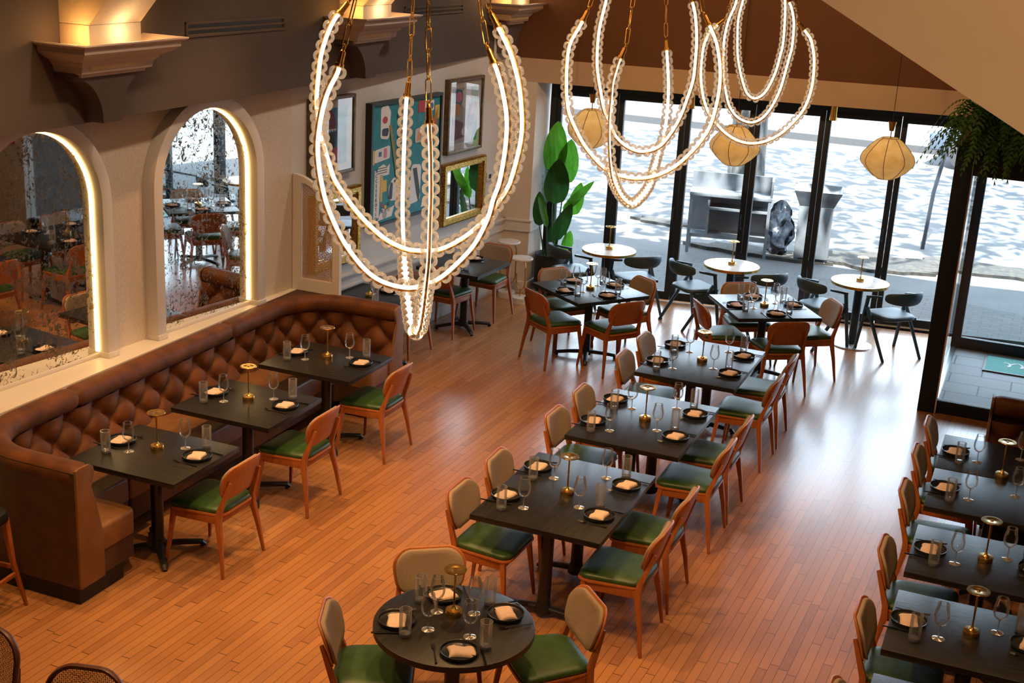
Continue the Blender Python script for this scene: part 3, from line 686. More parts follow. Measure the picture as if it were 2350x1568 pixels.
def banquette(label, pts, side, rad, seat_pts, kick_pts, end_caps, seams, zr=.965):
    t = thing('banquette', label, 'banquette')
    path, L = corner_path(pts, rad); nor = normals(path, side); n = len(path)-1
    def pos(i, d, z): p = path[i]+nor[i]*d; return (p.x,p.y,z)
    # tufted back
    nv = 26; z0, z1 = .40, .825
    def d0(z): return .125+.085*((z1-z)/(z1-z0))
    def tuft(s, z):
        u = s/.155; v = (z-.475)/.145
        base = max(0,abs(math.sin(PI*(u+v)/2))*abs(math.sin(PI*(u-v)/2)))**.42
        if v >= 1.9:                                # pleats run straight up to the bolster
            w = min(1,(v-1.9)/.35); base = base*(1-w)+w*abs(math.sin(PI*u/2))**.42
        if v <= .1:
            w = min(1,(.1-v)/.35); base = base*(1-w)+w*abs(math.sin(PI*u/2))**.42*.9
        return .082*base
    vs = []; fs = []
    for i in range(n+1):
        s = L*i/n
        for j in range(nv+1):
            z = z0+(z1-z0)*j/nv; vs.append(pos(i, d0(z)-.060+tuft(s,z), z))
    for i in range(n):
        for j in range(nv): fs.append((i*(nv+1)+j,(i+1)*(nv+1)+j,(i+1)*(nv+1)+j+1,i*(nv+1)+j+1))
    MB().add(vs,fs).obj('tufted_back','velvet',t,ang=75)
    # outer shell behind the tufting
    vs = []; fs = []; pr = [(0,.13),(0,zr-.03),(.06,zr-.03),(.06,.13)]
    for i in range(n+1): vs += [pos(i,d,z) for d,z in pr]
    for i in range(n):
        for j in range(4): fs.append((i*4+j,(i+1)*4+j,(i+1)*4+(j+1)%4,i*4+(j+1)%4))
    fs += [(0,1,2,3),(n*4+3,n*4+2,n*4+1,n*4)]
    MB().add(vs,fs).obj('outer_back','panelleather',t,ang=40)
    # bolster in lengths
    brk = [0]+[int(n*q/L) for q in seams]+[n]
    for a,b in zip(brk[:-1],brk[1:]):
        vs = []; fs = []; k = 18
        for i in range(a,b+1):
            e = min(i-a,b-i); sh = 1 if e > 1 else (.93 if e == 1 else .80)
            for j in range(k):
                th = 2*PI*j/k; cx, cz = .082, zr-.072
                rx = .088*sh; rz = .076*sh
                vs.append(pos(i, cx+rx*math.copysign(abs(math.cos(th))**.75,math.cos(th)), cz+rz*math.copysign(abs(math.sin(th))**.85,math.sin(th))))
        m = b-a
        for i in range(m):
            for j in range(k): fs.append((i*k+j,(i+1)*k+j,(i+1)*k+(j+1)%k,i*k+(j+1)%k))
        fs += [tuple(range(k-1,-1,-1)),tuple(m*k+j for j in range(k))]
        MB().add(vs,fs).obj('bolster','velvet',t,ang=60)
    # upholstered ends
    for i,dirn in ((0,-1),(n,1)):
        if (i == 0 and 0 not in end_caps) or (i == n and 1 not in end_caps): continue
        tan = (path[1]-path[0]).normalized()*-1 if i == 0 else (path[n]-path[n-1]).normalized()
        prof = [(0,.13),(0,zr-.01),(.03,zr),(.13,zr-.004),(.165,zr-.03),(.172,zr-.075),(.150,zr-.13),(.140,zr-.16),(.165,zr-.24),(.180,zr-.30),(.205,zr-.40),(.23,.46),(.235,.40),(.235,.13)]
        vs = []; kk = len(prof)
        for e in (0,.022):
            for d,z in prof:
                p = path[i]+nor[i]*d+tan*e; vs.append((p.x,p.y,z))
        fs = [tuple(range(kk)),tuple(range(2*kk-1,kk-1,-1))]+[(j,(j+1)%kk,kk+(j+1)%kk,kk+j) for j in range(kk)]
        MB().add(vs,fs).obj('end_panel','leather',t,bevel=.006,ang=50)
    for sp in seat_pts:
        MB().layers(sp,[(1,.30),(1,.30),(1.0,.445),(.99,.462),(.96,.47),(.85,.474)]).obj('seat_cushion','leather',t,ang=45)
        MB().layers(sp,[(.985,.13),(.985,.297)]).obj('seat_front','panelleather',t,ang=40)
    for kp in kick_pts: MB().layers(kp,[(1,0),(1,.132)]).obj('plinth','kick',t,ang=30)
    return t, path
banq, _ = banquette('rust brown tufted velvet corner banquette under the arched mirrors',
    [(-5.31,5.99),(-6.39,5.99),(-6.39,10.45),(-5.31,10.45)], -1, .62,
    [rpoly([(-6.28,6.16),(-5.31,6.16),(-5.31,6.57),(-5.66,6.57),(-5.66,6.95),(-6.28,6.95)],[.02,.03,.03,.04,.02,.02],3),
     rrect(-6.28,6.955,-5.66,8.40,.02,3), rrect(-6.28,8.405,-5.66,9.80,.02,3),
     rpoly([(-6.28,9.805),(-5.66,9.805),(-5.66,9.86),(-5.31,9.86),(-5.31,10.28),(-6.28,10.28)],[.02,.02,.05,.03,.03,.02],3)],
    [[(-6.38,6.02),(-5.33,6.02),(-5.33,6.45),(-5.90,6.45),(-5.90,9.97),(-5.33,9.97),(-5.33,10.42),(-6.38,10.42)]],
    (0,1), (1.97,3.92))
m = MB(); arc = [(-6.39+.62-.62*math.cos(a), 10.45-.62+.62*math.sin(a)) for a in [k*PI/2/12 for k in range(13)]]
m.prism([(-6.48,9.83)]+arc+[(-5.80,10.46),(-6.48,10.46)],.90,.95,'z'); m.obj('corner_deck','panelleather',banq,smooth=False)
# booth on the right
banquette('brown tufted velvet booth end rising behind the tables at the right edge',
    [(1.25,5.0),(1.25,10.62),(-.10,10.62)], 1, .45,
    [rrect(.62,5.0,1.12,10.0,.03,3), rpoly([(-.09,10.0),(1.12,10.0),(1.12,10.46),(-.09,10.46)],.03,3)],
    [[(.85,5.05),(1.2,5.05),(1.2,10.6),(-.05,10.6),(-.05,10.25),(.85,10.25)]],(1,),(2.0,4.2), zr=1.015)
# ------------------------------------------------------------------ tables with their settings
GRP = {'g':'wine glasses on the set tables','t':'ribbed water tumblers on the set tables','p':'black plates on the set tables','n':'folded napkins on the plates','f':'forks beside the plates','k':'knives beside the plates'}
def setting(cx, cy, z, ang, off, r, seat, dr=0, full=True, only=None, lat=0):
    """one place: ang = direction from the table centre to the diner, off = distance of plate from the centre"""
    ux, uy = math.cos(ang), math.sin(ang)          # outwards to the diner
    rx, ry = -uy, ux                               # right hand of a diner who faces the centre
    def p(o, l): return (cx+ux*o+rx*(l+lat), cy+uy*o+ry*(l+lat))
    jit = r.uniform(-.008,.008)
    wh = seat
    x,y = p(off+jit, 0); 
    if not only or 'p' in only: place('plate',make_plate,(x,y,z),r.uniform(0,6),'black plate at '+wh,GRP['p'])
    if not only or 'n' in only: place('napkin',make_napkin,(x+r.uniform(-.006,.006),y,z+.007),ang+PI/2+r.uniform(-.3,.3),'blush napkin on plate at '+wh,GRP['n'])
    x,y = p(off-.165, .075+dr*.5); 
    if not only or 'g' in only: place('glass',make_glass,(x,y,z),r.uniform(0,6),'wine glass at '+wh,GRP['g'])
    x,y = p(off-.045, .148+dr*.7)
    if not only or 't' in only: place('tumbler',make_tumbler,(x,y,z),r.uniform(0,6),'ribbed water tumbler at '+wh,GRP['t'])
    x,y = p(off+.0, -.128)
    if not only or 'f' in only: place('fork',make_fork,(x,y,z),ang+PI/2+r.uniform(-.08,.08),'fork at '+wh,GRP['f'])
    x,y = p(off+.035, .122)
    if not only or 'k' in only: place('knife',make_knife,(x,y,z),ang+PI/2+r.uniform(-.06,.06),'knife at '+wh,GRP['k'])
rr = random.Random(11)
def tablelamp(x,y,z,where): place('lamp',make_lamp,(x,y,z),rr.uniform(0,6),'small brass disc lamp '+where,'brass table lamps')
def chair(x,y,face,label,grp): place('chair',make_chair,(x,y,0),face-PI/2,label,grp)
TZ = .75
CT = [(-2.614,7.643,'nearest long center table'),(-2.569,9.245,'middle long center table'),(-2.566,10.939,'farthest long center table')]
for (cx,cy,nm),cyr,cyl in zip(CT,((7.36,7.98),(9.0,9.56),(10.73,11.35)),((7.33,7.95),(8.97,9.58),(10.66,11.27))):
    place('ct',make_table(.882,1.196,[(0,-.315,'T',0),(0,.315,'T',0)],'blackwood'),(cx,cy,0),0,'black four-place table, the '+nm+' in the row','long black tables in the center row')
    tablelamp(cx+.0,cy+.005,TZ,'in the middle of the '+nm)
    for yy,sd in ((-.232,'front'),(.318,'rear')):
        setting(cx,cy+yy,TZ,0,.308,rr,'the '+sd+' right place of the '+nm)
        setting(cx,cy+yy,TZ,PI,.338,rr,'the '+sd+' left place of the '+nm,dr=.075)
    for y,sd in zip(cyr,('front','rear')): chair(cx+.475+(0.03 if cx<-2.6 else 0),y,PI+rr.uniform(-.03,.03),sd+' right dining chair with wood back toward the aisle at the '+nm,'dining chairs along the center row')
    for y,sd in zip(cyl,('front','rear')): chair(cx-.40,y,rr.uniform(-.03,.03),sd+' left dining chair with taupe padded back at the '+nm,'dining chairs along the center row')
BT = [(-5.366,6.876,'nearest booth table'),(-5.381,8.024,'middle booth table'),(-5.384,9.215,'farthest booth table')]
for (cx,cy,nm),c in zip(BT,((-4.965,6.99),(-4.965,8.085),(-4.955,9.29))):
    place('bt',make_table(.865,.756,[(0,0,'X',0)],'blackwoodx'),(cx,cy,0),0,'black two-place table, the '+nm+' by the banquette','tables along the banquette')
    tablelamp(cx-.03,cy+.06,TZ,'on the '+nm)
    setting(cx,cy+.07,TZ,0,.29,rr,'the chair side of the '+nm,dr=.05)
    setting(cx,cy+.05,TZ,PI,.335,rr,'the banquette side of the '+nm,dr=.09)
    chair(c[0],c[1],PI,'dining chair with wood back outward and green seat at the '+nm,'dining chairs along the banquette')
RT = [(.018,9.81,.73,'far half double table'),(.018,9.05,.75,'near half double table'),(.018,7.974,.756,'second right table'),(.018,6.968,.756,'third right table'),(.018,5.95,.756,'bottom-edge right table')]
for (cx,cy,d,nm),ch in zip(RT,(9.62,8.87,7.85,6.93,5.98)):
    place('rt',make_table(.865,.752,[(0,0,'X',0)],'blackwoodx'),(cx,cy,0),0,'black two-place table, the '+nm+' by the booth','tables along the right booth')
    setting(cx,cy,TZ,PI,.325,rr,'the left side of the '+nm,dr=.075)
    setting(cx,cy+.03,TZ,0,.30,rr,'the right side of the '+nm,dr=.02)
    chair(cx-.335,ch,0,'dining chair with taupe padded back on the left side of the '+nm,'dining chairs along the right booth')
chair(-.30,10.30,0,'dining chair with taupe padded back near the vestibule post, farthest on the right','dining chairs along the right booth')
tablelamp(.042,9.49,TZ,'on the seam of the far right double table'); tablelamp(.027,8.00,TZ,'on the second right table'); tablelamp(.02,6.985,TZ,'on the third right table')
# square four-place tables near the window
def square(cx,cy,a,nm,kind,wood,seats,lampat):
    place(kind,make_table(.89,.89,[(0,0,'X',math.radians(10))],wood),(cx,cy,0),a,'square black four-place table, the '+nm,'square tables near the window')
    tablelamp(cx,cy,TZ,'on the '+nm)
    for k,(word,dd,lat) in enumerate(seats):
        q = a+k*PI/2; setting(cx,cy,TZ,q,.315,rr,'the '+word+' place of the '+nm,dr=.02)
        chair(cx+dd*math.cos(q)+lat*math.cos(q+PI/2),cy+dd*math.sin(q)+lat*math.sin(q+PI/2),q+PI,word+' dining chair at the '+nm,'dining chairs at the square tables')
square(-4.245,12.70,math.radians(-36),'square table nearer the plant','sq','blackwood',(('near right',.445,0),('far right',.47,0),('far left',.47,0),('near left',.445,0)),0)
square(-2.479,13.09,math.radians(33.9),'square table nearer the vestibule','sq','blackwood',(('right',.53,0),('far',.48,0),('left',.45,0),('near',.45,0)),0)
# tables by the picture wall
for cx,cy,nm in ((-5.80,12.885,'picture wall table below gold mirror'),(-5.985,11.16,'picture wall table behind the banquette')):
    place('lt',make_table(.76,.80,[(0,.05,'X',0)],'blackwood'),(cx,cy,0),-.05,'black two-place table, the '+nm,'tables by the picture wall')
    tablelamp(cx-.05,cy,TZ,'on the '+nm)
    setting(cx,cy,TZ,PI/2-.05,.27,rr,'the far side of the '+nm); setting(cx,cy,TZ,-PI/2-.05,.27,rr,'the near side of the '+nm)
chair(-5.80,13.53,-PI/2-.1,'dining chair with padded back under the thermostat by the picture wall','dining chairs by the picture wall')
chair(-5.93,12.72,PI/2-.1,'dining chair with wood back on the near side of the picture wall table','dining chairs by the picture wall')
chair(-6.02,11.82,-PI/2-.1,'dining chair half hidden behind the nearest chandelier by the picture wall','dining chairs by the picture wall')
# round table at the bottom
t = thing('round_table','round black four-place table at the bottom of the view','table',(-2.553,5.75,0))
MB().lathe([(0,.75),(.430,.75),(.437,.747),(.438,.715),(.43,.71),(0,.71)],64).obj('tabletop','blackwood',t,ang=40)
pedestal(t,0,0,'X',.712,.5)
RA = [(205,'left'),(45,'right'),(126,'far'),(300,'near')]
for d,w in RA:
    a = math.radians(d); nm = 'the '+w+' place of the round table'
    setting(-2.553,5.75,TZ,a,.305,rr,nm,dr=-.01)
tablelamp(-2.60,5.84,TZ,'in the middle of the round table')
for d,r_,w in ((203,.44,'left'),(43,.56,'right'),(126,.555,'far')):
    a = math.radians(d); chair(-2.553+r_*math.cos(a),5.75+r_*math.sin(a),a+PI,w+' dining chair with padded back at the round table','dining chairs at the round table')
# marble cafe tables with dark armchairs
for cx,cy,nm,dx in ((-4.653,14.511,'leftmost marble table by the plant',-.06),(-3.20,14.64,'middle marble table by the window',-.03),(-1.752,14.735,'marble table nearest the vestibule',0)):
    place('cafe',make_cafe,(cx,cy,0),0,'round '+nm+' with brass edge','marble cafe tables by the window')
    tablelamp(cx-.005,cy+.02,.752,'on the '+nm)
    place('arm',make_armchair,(cx-.37+dx,cy-.15-dx*1.2,0),math.radians(-42),'dark armchair left of the '+nm,'dark armchairs by the window')
    place('arm',make_armchair,(cx+.40+dx,cy-.12-dx*2.4,0),math.radians(45),'dark armchair right of the '+nm,'dark armchairs by the window')
# bar stool and cane stools
t = thing('bar_stool','black seated wooden bar stool cut by the left frame edge behind the banquette','stool',(-5.83,5.62,0),.1)
MB().layers(rrect(-.20,-.19,.20,.19,.09,6),[(.95,.62),(1,.63),(1,.66),(.96,.685),(.8,.695)]).obj('seat','blackseat',t,ang=50)
for sx in (-1,1):
    for sy in (-1,1): MB().tube([(sx*.225,sy*.215,0),(sx*.18,sy*.17,.32),(sx*.155,sy*.15,.63)],[.012,.018,.026],4,sq=(1.1,1.1)).obj('leg','chairwood',t,bevel=.003)
m = MB()
for s in (-1,1): m.bar((s*.19,-.185,.24),(s*.19,.185,.24),.02,.028); m.bar((-.19,s*.185,.28),(.19,s*.185,.28),.02,.028)
m.obj('footrest','chairwood',t,bevel=.003)
def make_cane():
    t = thing('cane_stool','','stool')
    MB().layers(rrect(-.21,-.20,.21,.20,.07,6),[(1,.66),(1,.69),(.96,.71),(.8,.72)]).obj('seat','blackseat',t,ang=50)
    for sx in (-1,1):
        for sy in (-1,1): MB().tube([(sx*.215,sy*.215,0),(sx*.175,sy*.18,.66)],[.012,.02],4,sq=(1.1,1.1)).obj('leg','shade',t,bevel=.003)
    pts = rpoly([(-.175,.74),(.175,.74),(.20,1.03),(-.20,1.03)],[.06,.06,.13,.13],8); cz = .88
    def wp(x,z,d): return (x,-.19-(z-.72)*.16+d+.55*x*x,z)
    m = MB(); ring = [wp(x,z,0) for x,z in pts]; m.tube(ring,.013,8,closed=True,sq=(1,1.5)); m.obj('back_frame','shade',t)
    m = MB(); inside = [(x*.93,cz+(z-cz)*.93) for x,z in pts]
    def inp(x,z):
        c = False; k = len(inside)
        for i in range(k):
            (x1,z1),(x2,z2) = inside[i],inside[i-1]
            if (z1>z)!=(z2>z) and x < (x2-x1)*(z-z1)/(z2-z1)+x1: c = not c
        return c
    st = .0095
    for k in range(-60,61):
        for dr in (0,1,2,3):
            run = []
            for q in range(-130,131):
                s = q*.004
                if dr == 0: x,z = k*st,cz+s
                elif dr == 1: x,z = s,cz+k*st
                elif dr == 2: x,z = (s+k*st*1.41)*.707,cz+(s-k*st*1.41)*.707
                else: x,z = (s+k*st*1.41)*.707,cz-(s-k*st*1.41)*.707
                if inp(x,z): run.append(wp(x,z,.001*dr-.001))
            if len(run) > 3:
                a = run[::max(1,len(run)//6)]+[run[-1]]; m.tube(a,.0013 if dr<2 else .0010,3,cap=False)
    m.obj('cane_panel','canedark',t,smooth=False)
    for s in (-1,1): MB().tube([(s*.175,-.19,.66),(s*.188,-.205,.86)],[.016,.010],4,sq=(1,1.3)).obj('back_post','shade',t,bevel=.002)
    return t
for x,y,rz,lab in ((-3.60,3.93,PI+.25,'cane backed stool at the bottom left, right one of the pair'),(-4.29,3.99,PI+.1,'cane backed stool in the bottom left corner')):
    place('cane',make_cane,(x,y,0),rz,lab,'cane backed stools at the counter')
# ------------------------------------------------------------------ bead chandeliers
STR = {
1:[([(778,153),(774,169),(756,204),(743,242),(734,287),(729,335),(732,383),(740,430),(753,478),(779,537),(804,578),(839,620),(874,645),(919,659),(957,659),(1005,641),(1046,608),(1088,562),(1118,505),(1132,458),(1147,415),(1160,338),(1163,274),(1155,217),(1143,170),(1134,146)],5.55,5.65),
   ([(778,32),(766,48),(750,83),(737,128),(731,175),(727,230),(732,290),(746,344),(756,376),(768,412),(791,448),(817,483),(849,518),(887,550),(928,570),(957,575),(1002,574),(1046,556),(1088,527),(1123,492),(1142,466),(1168,424),(1187,360),(1197,306),(1197,255),(1190,191),(1171,121),(1143,62)],6.15,6.0),
   ([(985,284),(986,310),(988,350),(989,446),(987,500),(984,591),(978,655),(970,719),(963,752),(954,763),(947,752),(941,725),(933,655),(928,591),(924,496),(925,414),(928,319),(932,239),(934,222)],5.45,6.35)],
2:[([(1337,48),(1331,60),(1308,102),(1301,152),(1300,198),(1301,225),(1306,259),(1320,293),(1338,328),(1361,359),(1386,384),(1418,401),(1458,409),(1501,404),(1544,385),(1579,356),(1607,325),(1630,288),(1645,236),(1652,190),(1652,150),(1645,102),(1633,69),(1628,58)],8.0,8.1),
   ([(1398,-40),(1391,0),(1375,69),(1370,134),(1372,170),(1378,207),(1386,250),(1401,285),(1412,311),(1438,336),(1472,348),(1510,338),(1536,311),(1559,273),(1576,230),(1590,187),(1595,150),(1599,92),(1596,37),(1589,4)],8.8,8.7),
   ([(1424,134),(1418,148),(1406,190),(1403,222),(1398,279),(1398,336),(1402,388),(1412,425),(1429,454),(1450,467),(1472,451),(1490,425),(1501,388),(1511,351),(1524,308),(1531,259),(1534,207),(1533,164),(1530,115)],7.8,8.9)],
3:[([(1647,58),(1640,64),(1628,76),(1615,106),(1609,152),(1609,187),(1615,227),(1627,261),(1644,284),(1667,307),(1694,323),(1724,329),(1757,324),(1791,307),(1824,277),(1848,244),(1863,200),(1868,153),(1867,122),(1861,92),(1852,77),(1845,68)],10.6,10.4),
   ([(1692,-8),(1686,14),(1672,46),(1663,83),(1660,115),(1660,150),(1662,187),(1666,214),(1674,244),(1690,267),(1711,279),(1732,280),(1754,267),(1774,240),(1791,204),(1803,163),(1812,130),(1818,106),(1822,55),(1817,20),(1811,5)],10.8,10.8),
   ([(1712,-30),(1705,0),(1694,45),(1692,100),(1693,130),(1697,157),(1704,187),(1714,214),(1731,226),(1751,217),(1767,194),(1781,162),(1790,130),(1797,100),(1801,50),(1802,10),(1799,-20)],11.2,11.3)]}
def smooth3(pts, n):
    acc = [0]
    for a,b in zip(pts[:-1],pts[1:]): acc.append(acc[-1]+(b-a).length)
    L = acc[-1]; out = []; k = len(pts)
    for q in range(n+1):
        s = L*q/n; i = 0
        while i < k-2 and acc[i+1] < s: i += 1
        t = (s-acc[i])/max(1e-9,acc[i+1]-acc[i]); p0 = pts[max(i-1,0)]; p1 = pts[i]; p2 = pts[i+1]; p3 = pts[min(i+2,k-1)]
        out.append(.5*((2*p1)+(p2-p0)*t+(2*p0-5*p1+4*p2-p3)*t*t+(3*p1-p0-3*p2+p3)*t**3))
    return out, L
bm_ = MB(); bm_.lathe([(.010,-.0245),(.020,-.0238),(.029,-.0205),(.0355,-.013),(.0380,0),(.0355,.013),(.029,.0205),(.020,.0238),(.010,.0245)],18)
BEAD = bm_.mesh('bead','bead',ang=180)
CH_LAB = {1:'bead chandelier of three glowing glass loops nearest the camera',2:'bead chandelier of three glowing glass loops in the middle of the row',3:'bead chandelier of three glowing glass loops farthest from the camera'}
for ci in (1,2,3):
    ends = []; strands = []
    for pix,da,db in STR[ci]:
        k = len(pix); acc = [0]
        for a,b in zip(pix[:-1],pix[1:]): acc.append(acc[-1]+math.hypot(b[0]-a[0],b[1]-a[1]))
        P = []
        for p,s in zip(pix,acc):
            q = s/acc[-1]; q = min(1,max(0,(q-.5)*3.2+.5)) if abs(da-db) > .5 else q
            P.append(at(p[0],p[1],da+(db-da)*q))
        pts,L = smooth3(P,120); pts,L = smooth3(pts,160); strands.append((pts,L)); ends += [pts[0],pts[-1]]
    ctr = sum(ends,Vector())/len(ends); can = Vector((ctr.x,ctr.y,5.1))
    t = thing('bead_chandelier',CH_LAB[ci],'chandelier',(can.x,can.y,can.z),0,'bead chandeliers down the middle of the room')
    inv = Matrix.Translation(-can)
    MB().lathe([(0,0),(.16,0),(.16,-.03),(.12,-.045),(0,-.05)],32).obj('canopy','brass',t)
    allb = []
    for si,(pts,L) in enumerate(strands):
        loc = [p-can for p in pts]; mid = sum(loc,Vector())/len(loc)
        tube = MB().tube(loc,.009,10).obj('light_tube','tube',t,ang=180)
        strip = []
        for i,p in enumerate(loc):
            tg = (loc[min(i+1,len(loc)-1)]-loc[max(i-1,0)]).normalized(); o = (p-mid); o -= tg*o.dot(tg); o.normalize()
            c = (-(p+can-Vector((0,0,CAM_Z)))).normalized(); c -= tg*c.dot(tg); c.normalize()
            strip.append(p+(o*.8+c*0).normalized()*.0115)
        MB().tube(strip,.0058,6).obj('brass_channel','brassdark',t)
        nb = int(L/.0485)
        for q in range(nb):
            f = (q+.5)/nb*(len(pts)-1); i = int(f); p = loc[i].lerp(loc[min(i+1,len(loc)-1)],f-i)
            tg = (loc[min(i+1,len(loc)-1)]-loc[max(i-1,0)]).normalized(); allb.append((p,tg,tube))
        for e,nx in ((loc[0],loc[2]),(loc[-1],loc[-3])):
            d = (e-nx).normalized()
            MB().tube([e-d*.005,e+d*.012,e+d*.014,e+d*.065,e+d*.068,e+d*.085],[.020,.020,.0155,.0135,.009,.007],14).obj('end_cap','brassdark',t,ang=50)
            a = e+d*.085; b = Vector((e.x*.12,e.y*.12,-.045)); dd = (b-a); n = max(3,int(dd.length/.105)); dd.normalize()
            up = dd.cross(Vector((1,0,0))).normalized(); sd = dd.cross(up)
            m = MB()
            for j in range(n):
                c0 = a+(b-a)*((j+.5)/n); h = (b-a).length/n*.46; w = .0125; lat = up if j%2 else sd
                if j%3 == 1: ring = [c0+dd*(h*.5*math.cos(k*PI/6))+lat*(.022*math.sin(k*PI/6)) for k in range(12)]; 
                ring = [c0+dd*(math.copysign(h-w,math.cos(k*PI/6)) + w*math.cos(k*PI/6))+lat*(w*math.sin(k*PI/6)) for k in range(12)]
                m.tube(ring,.0032,5,closed=True)
                e0 = a+(b-a)*(j/n); m.tube([e0+(dd*math.cos(k*PI/4)+up*math.sin(k*PI/4))*.0125 for k in range(8)],.003,5,closed=True)
            m.obj('chain','brass',t,ang=180)
        if True:
            a = loc[0]; b = Vector((0,0,-.05))
    allb.sort(key=lambda b:(b[0]+can-Vector((0,0,CAM_Z))).length)
    rest = MB()
    bv = [tuple(v.co) for v in BEAD.vertices]; bf = [tuple(p.vertices) for p in BEAD.polygons]
    for i,(p,tg,tube) in enumerate(allb):
        X = Matrix.Translation(p) @ tg.to_track_quat('Z','Y').to_matrix().to_4x4()
        if i < 100:
            o = bpy.data.objects.new('glass_bead',BEAD); COL.objects.link(o); o.parent = tube; o.matrix_local = X
        else: rest.add(bv,bf,X)
    if rest.v: rest.obj('glass_beads','bead',t,ang=180,kind='stuff')
# ------------------------------------------------------------------ silk lanterns at the window
for cx,cy,cz,lab in ((-4.90,14.25,2.20,'leftmost'),(-3.222,14.25,2.19,'middle'),(-1.588,14.25,2.235,'rightmost')):
    t = thing('lantern_pendant',lab+' of three cream silk lantern pendants before the windows','pendant lamp',(cx,cy,5.1),0,'silk lanterns at the windows')
    z = cz-5.1
    prof = [(.085,.205),(.13,.18),(.20,.11),(.262,.035),(.282,-.02),(.27,-.07),(.20,-.145),(.13,-.20),(.085,-.222)]
    n = 8; sub = 6; m = MB(); vs = []; fs = []
    ring = n*sub
    for r,h in prof:
        for j in range(ring):
            th = 2*PI*j/ring; loc_ = (j%sub)/sub; rr_ = r*(math.cos(PI/n)/math.cos((loc_-.5)*2*PI/n))*(1+.02*math.sin(PI*loc_)) if True else r
            vs.append((rr_*math.cos(th),rr_*math.sin(th),z+h))
    for i in range(len(prof)-1):
        for j in range(ring): fs.append((i*ring+j,i*ring+(j+1)%ring,(i+1)*ring+(j+1)%ring,(i+1)*ring+j))
    m.add(vs,fs); m.obj('silk_shade','lantern',t,ang=80)
    for j in range(n):
        th = 2*PI*j/n; MB().tube([(r*1.004*math.cos(th),r*1.004*math.sin(th),z+h) for r,h in prof],.0035,5).obj('rib','shade',t)
    m = MB(); m.tube([(.086*math.cos(k*PI/12),.086*math.sin(k*PI/12),z+.205) for k in range(24)],.004,6,closed=True); m.tube([(.086*math.cos(k*PI/12),.086*math.sin(k*PI/12),z-.222) for k in range(24)],.004,6,closed=True); m.obj('hoop','lantern',t)
    MB().tube([(0,0,z+.18),(0,0,z+.28)],.006,8).obj('stem','brassdark',t)
    MB().lathe([(0,z+.28),(.024,z+.28),(.043,z+.375),(.038,z+.378),(0,z+.36)],20).obj('brass_cup','brassdark',t)
    MB().tube([(0,0,z+.36),(0,0,-.02)],.0035,6).obj('cord','black',t)
    MB().lathe([(0,0),(.05,0),(.05,-.02),(0,-.025)],20).obj('ceiling_cap','black',t)
    lamp('lantern fill','POINT',(cx,cy,cz),None,1.5,(1,.82,.6),.06)  # warm fill added inside the shade, which daylight lights from behind
for px,lab in ((-4.02,'left'),(-2.40,'right')):
    o = thing('wall_light','small brass cylinder light under the soffit, '+lab+' of the two','light',FW(px,GB-.12,2.46),0,'brass cylinder lights at the window head')
    MB().lathe([(0,.10),(.045,.10),(.045,-.06),(.040,-.06),(.040,.07),(0,.07)],20).obj('cylinder','brass',o,ang=40); MB().box(-.02,.03,-.02,.02,.08,.05).obj('mount','brassdark',o)
# ------------------------------------------------------------------ pictures on the left wall
def wallobj(y0,y1,z0,z1,mb,d0,d1): lwbox(mb,y0,d0,z0,y1,d1,z1)
def frame(mb,y0,y1,z0,z1,w,d0,d1):
    for a in ((y0,y0+w,z0,z1),(y1-w,y1,z0,z1),(y0+w,y1-w,z0,z0+w),(y0+w,y1-w,z1-w,z1)): lwbox(mb,a[0],d0,a[2],a[1],d1,a[3])
def flat(t, name, m, pts, y0,z0,sy,sz, d):       # a painted shape: outline in 0..1 picture coordinates
    v = [LW(y0+p[0]*sy,d,z0+p[1]*sz) for p in pts]+[LW(y0+p[0]*sy,d-.0012,z0+p[1]*sz) for p in pts]; n = len(pts)
    return MB().add(v,[tuple(range(n)),tuple(range(2*n-1,n-1,-1))]+[(k,(k+1)%n,n+(k+1)%n,n+k) for k in range(n)]).obj(name,m,t,smooth=False)
def ell(cx,cy,rx,ry,n=20,a0=0,a1=2*PI): return [(cx+rx*math.cos(a0+(a1-a0)*k/n),cy+ry*math.sin(a0+(a1-a0)*k/n)) for k in range(n+(0 if a1-a0>6.2 else 1))]
def rect(x0,y0,x1,y1): return [(x0,y0),(x1,y0),(x1,y1),(x0,y1)]
def words(t, s, m, y,z,size,d,rot=0):
    c = bpy.data.curves.new('lettering','FONT'); c.body = s; c.size = size; c.extrude = .0006; c.align_x = 'CENTER'; c.align_y = 'CENTER'
    tmp = bpy.data.objects.new('tmp',c); COL.objects.link(tmp); dg = bpy.context.evaluated_depsgraph_get(); me = bpy.data.meshes.new_from_object(tmp.evaluated_get(dg)); bpy.data.objects.remove(tmp)
    me.materials.clear(); me.materials.append(M[m]); o = bpy.data.objects.new('lettering',me); COL.objects.link(o); o.parent = t
    ex = Vector((.081,1,0)).normalized(); en = Vector((1,-.081,0)).normalized(); X = Matrix(((ex.x,0,en.x,0),(ex.y,0,en.y,0),(0,1,0,0),(0,0,0,1)))
    o.matrix_local = Matrix.Translation(LW(y,d,z)) @ X @ Matrix.Rotation(rot,4,'Z'); return o
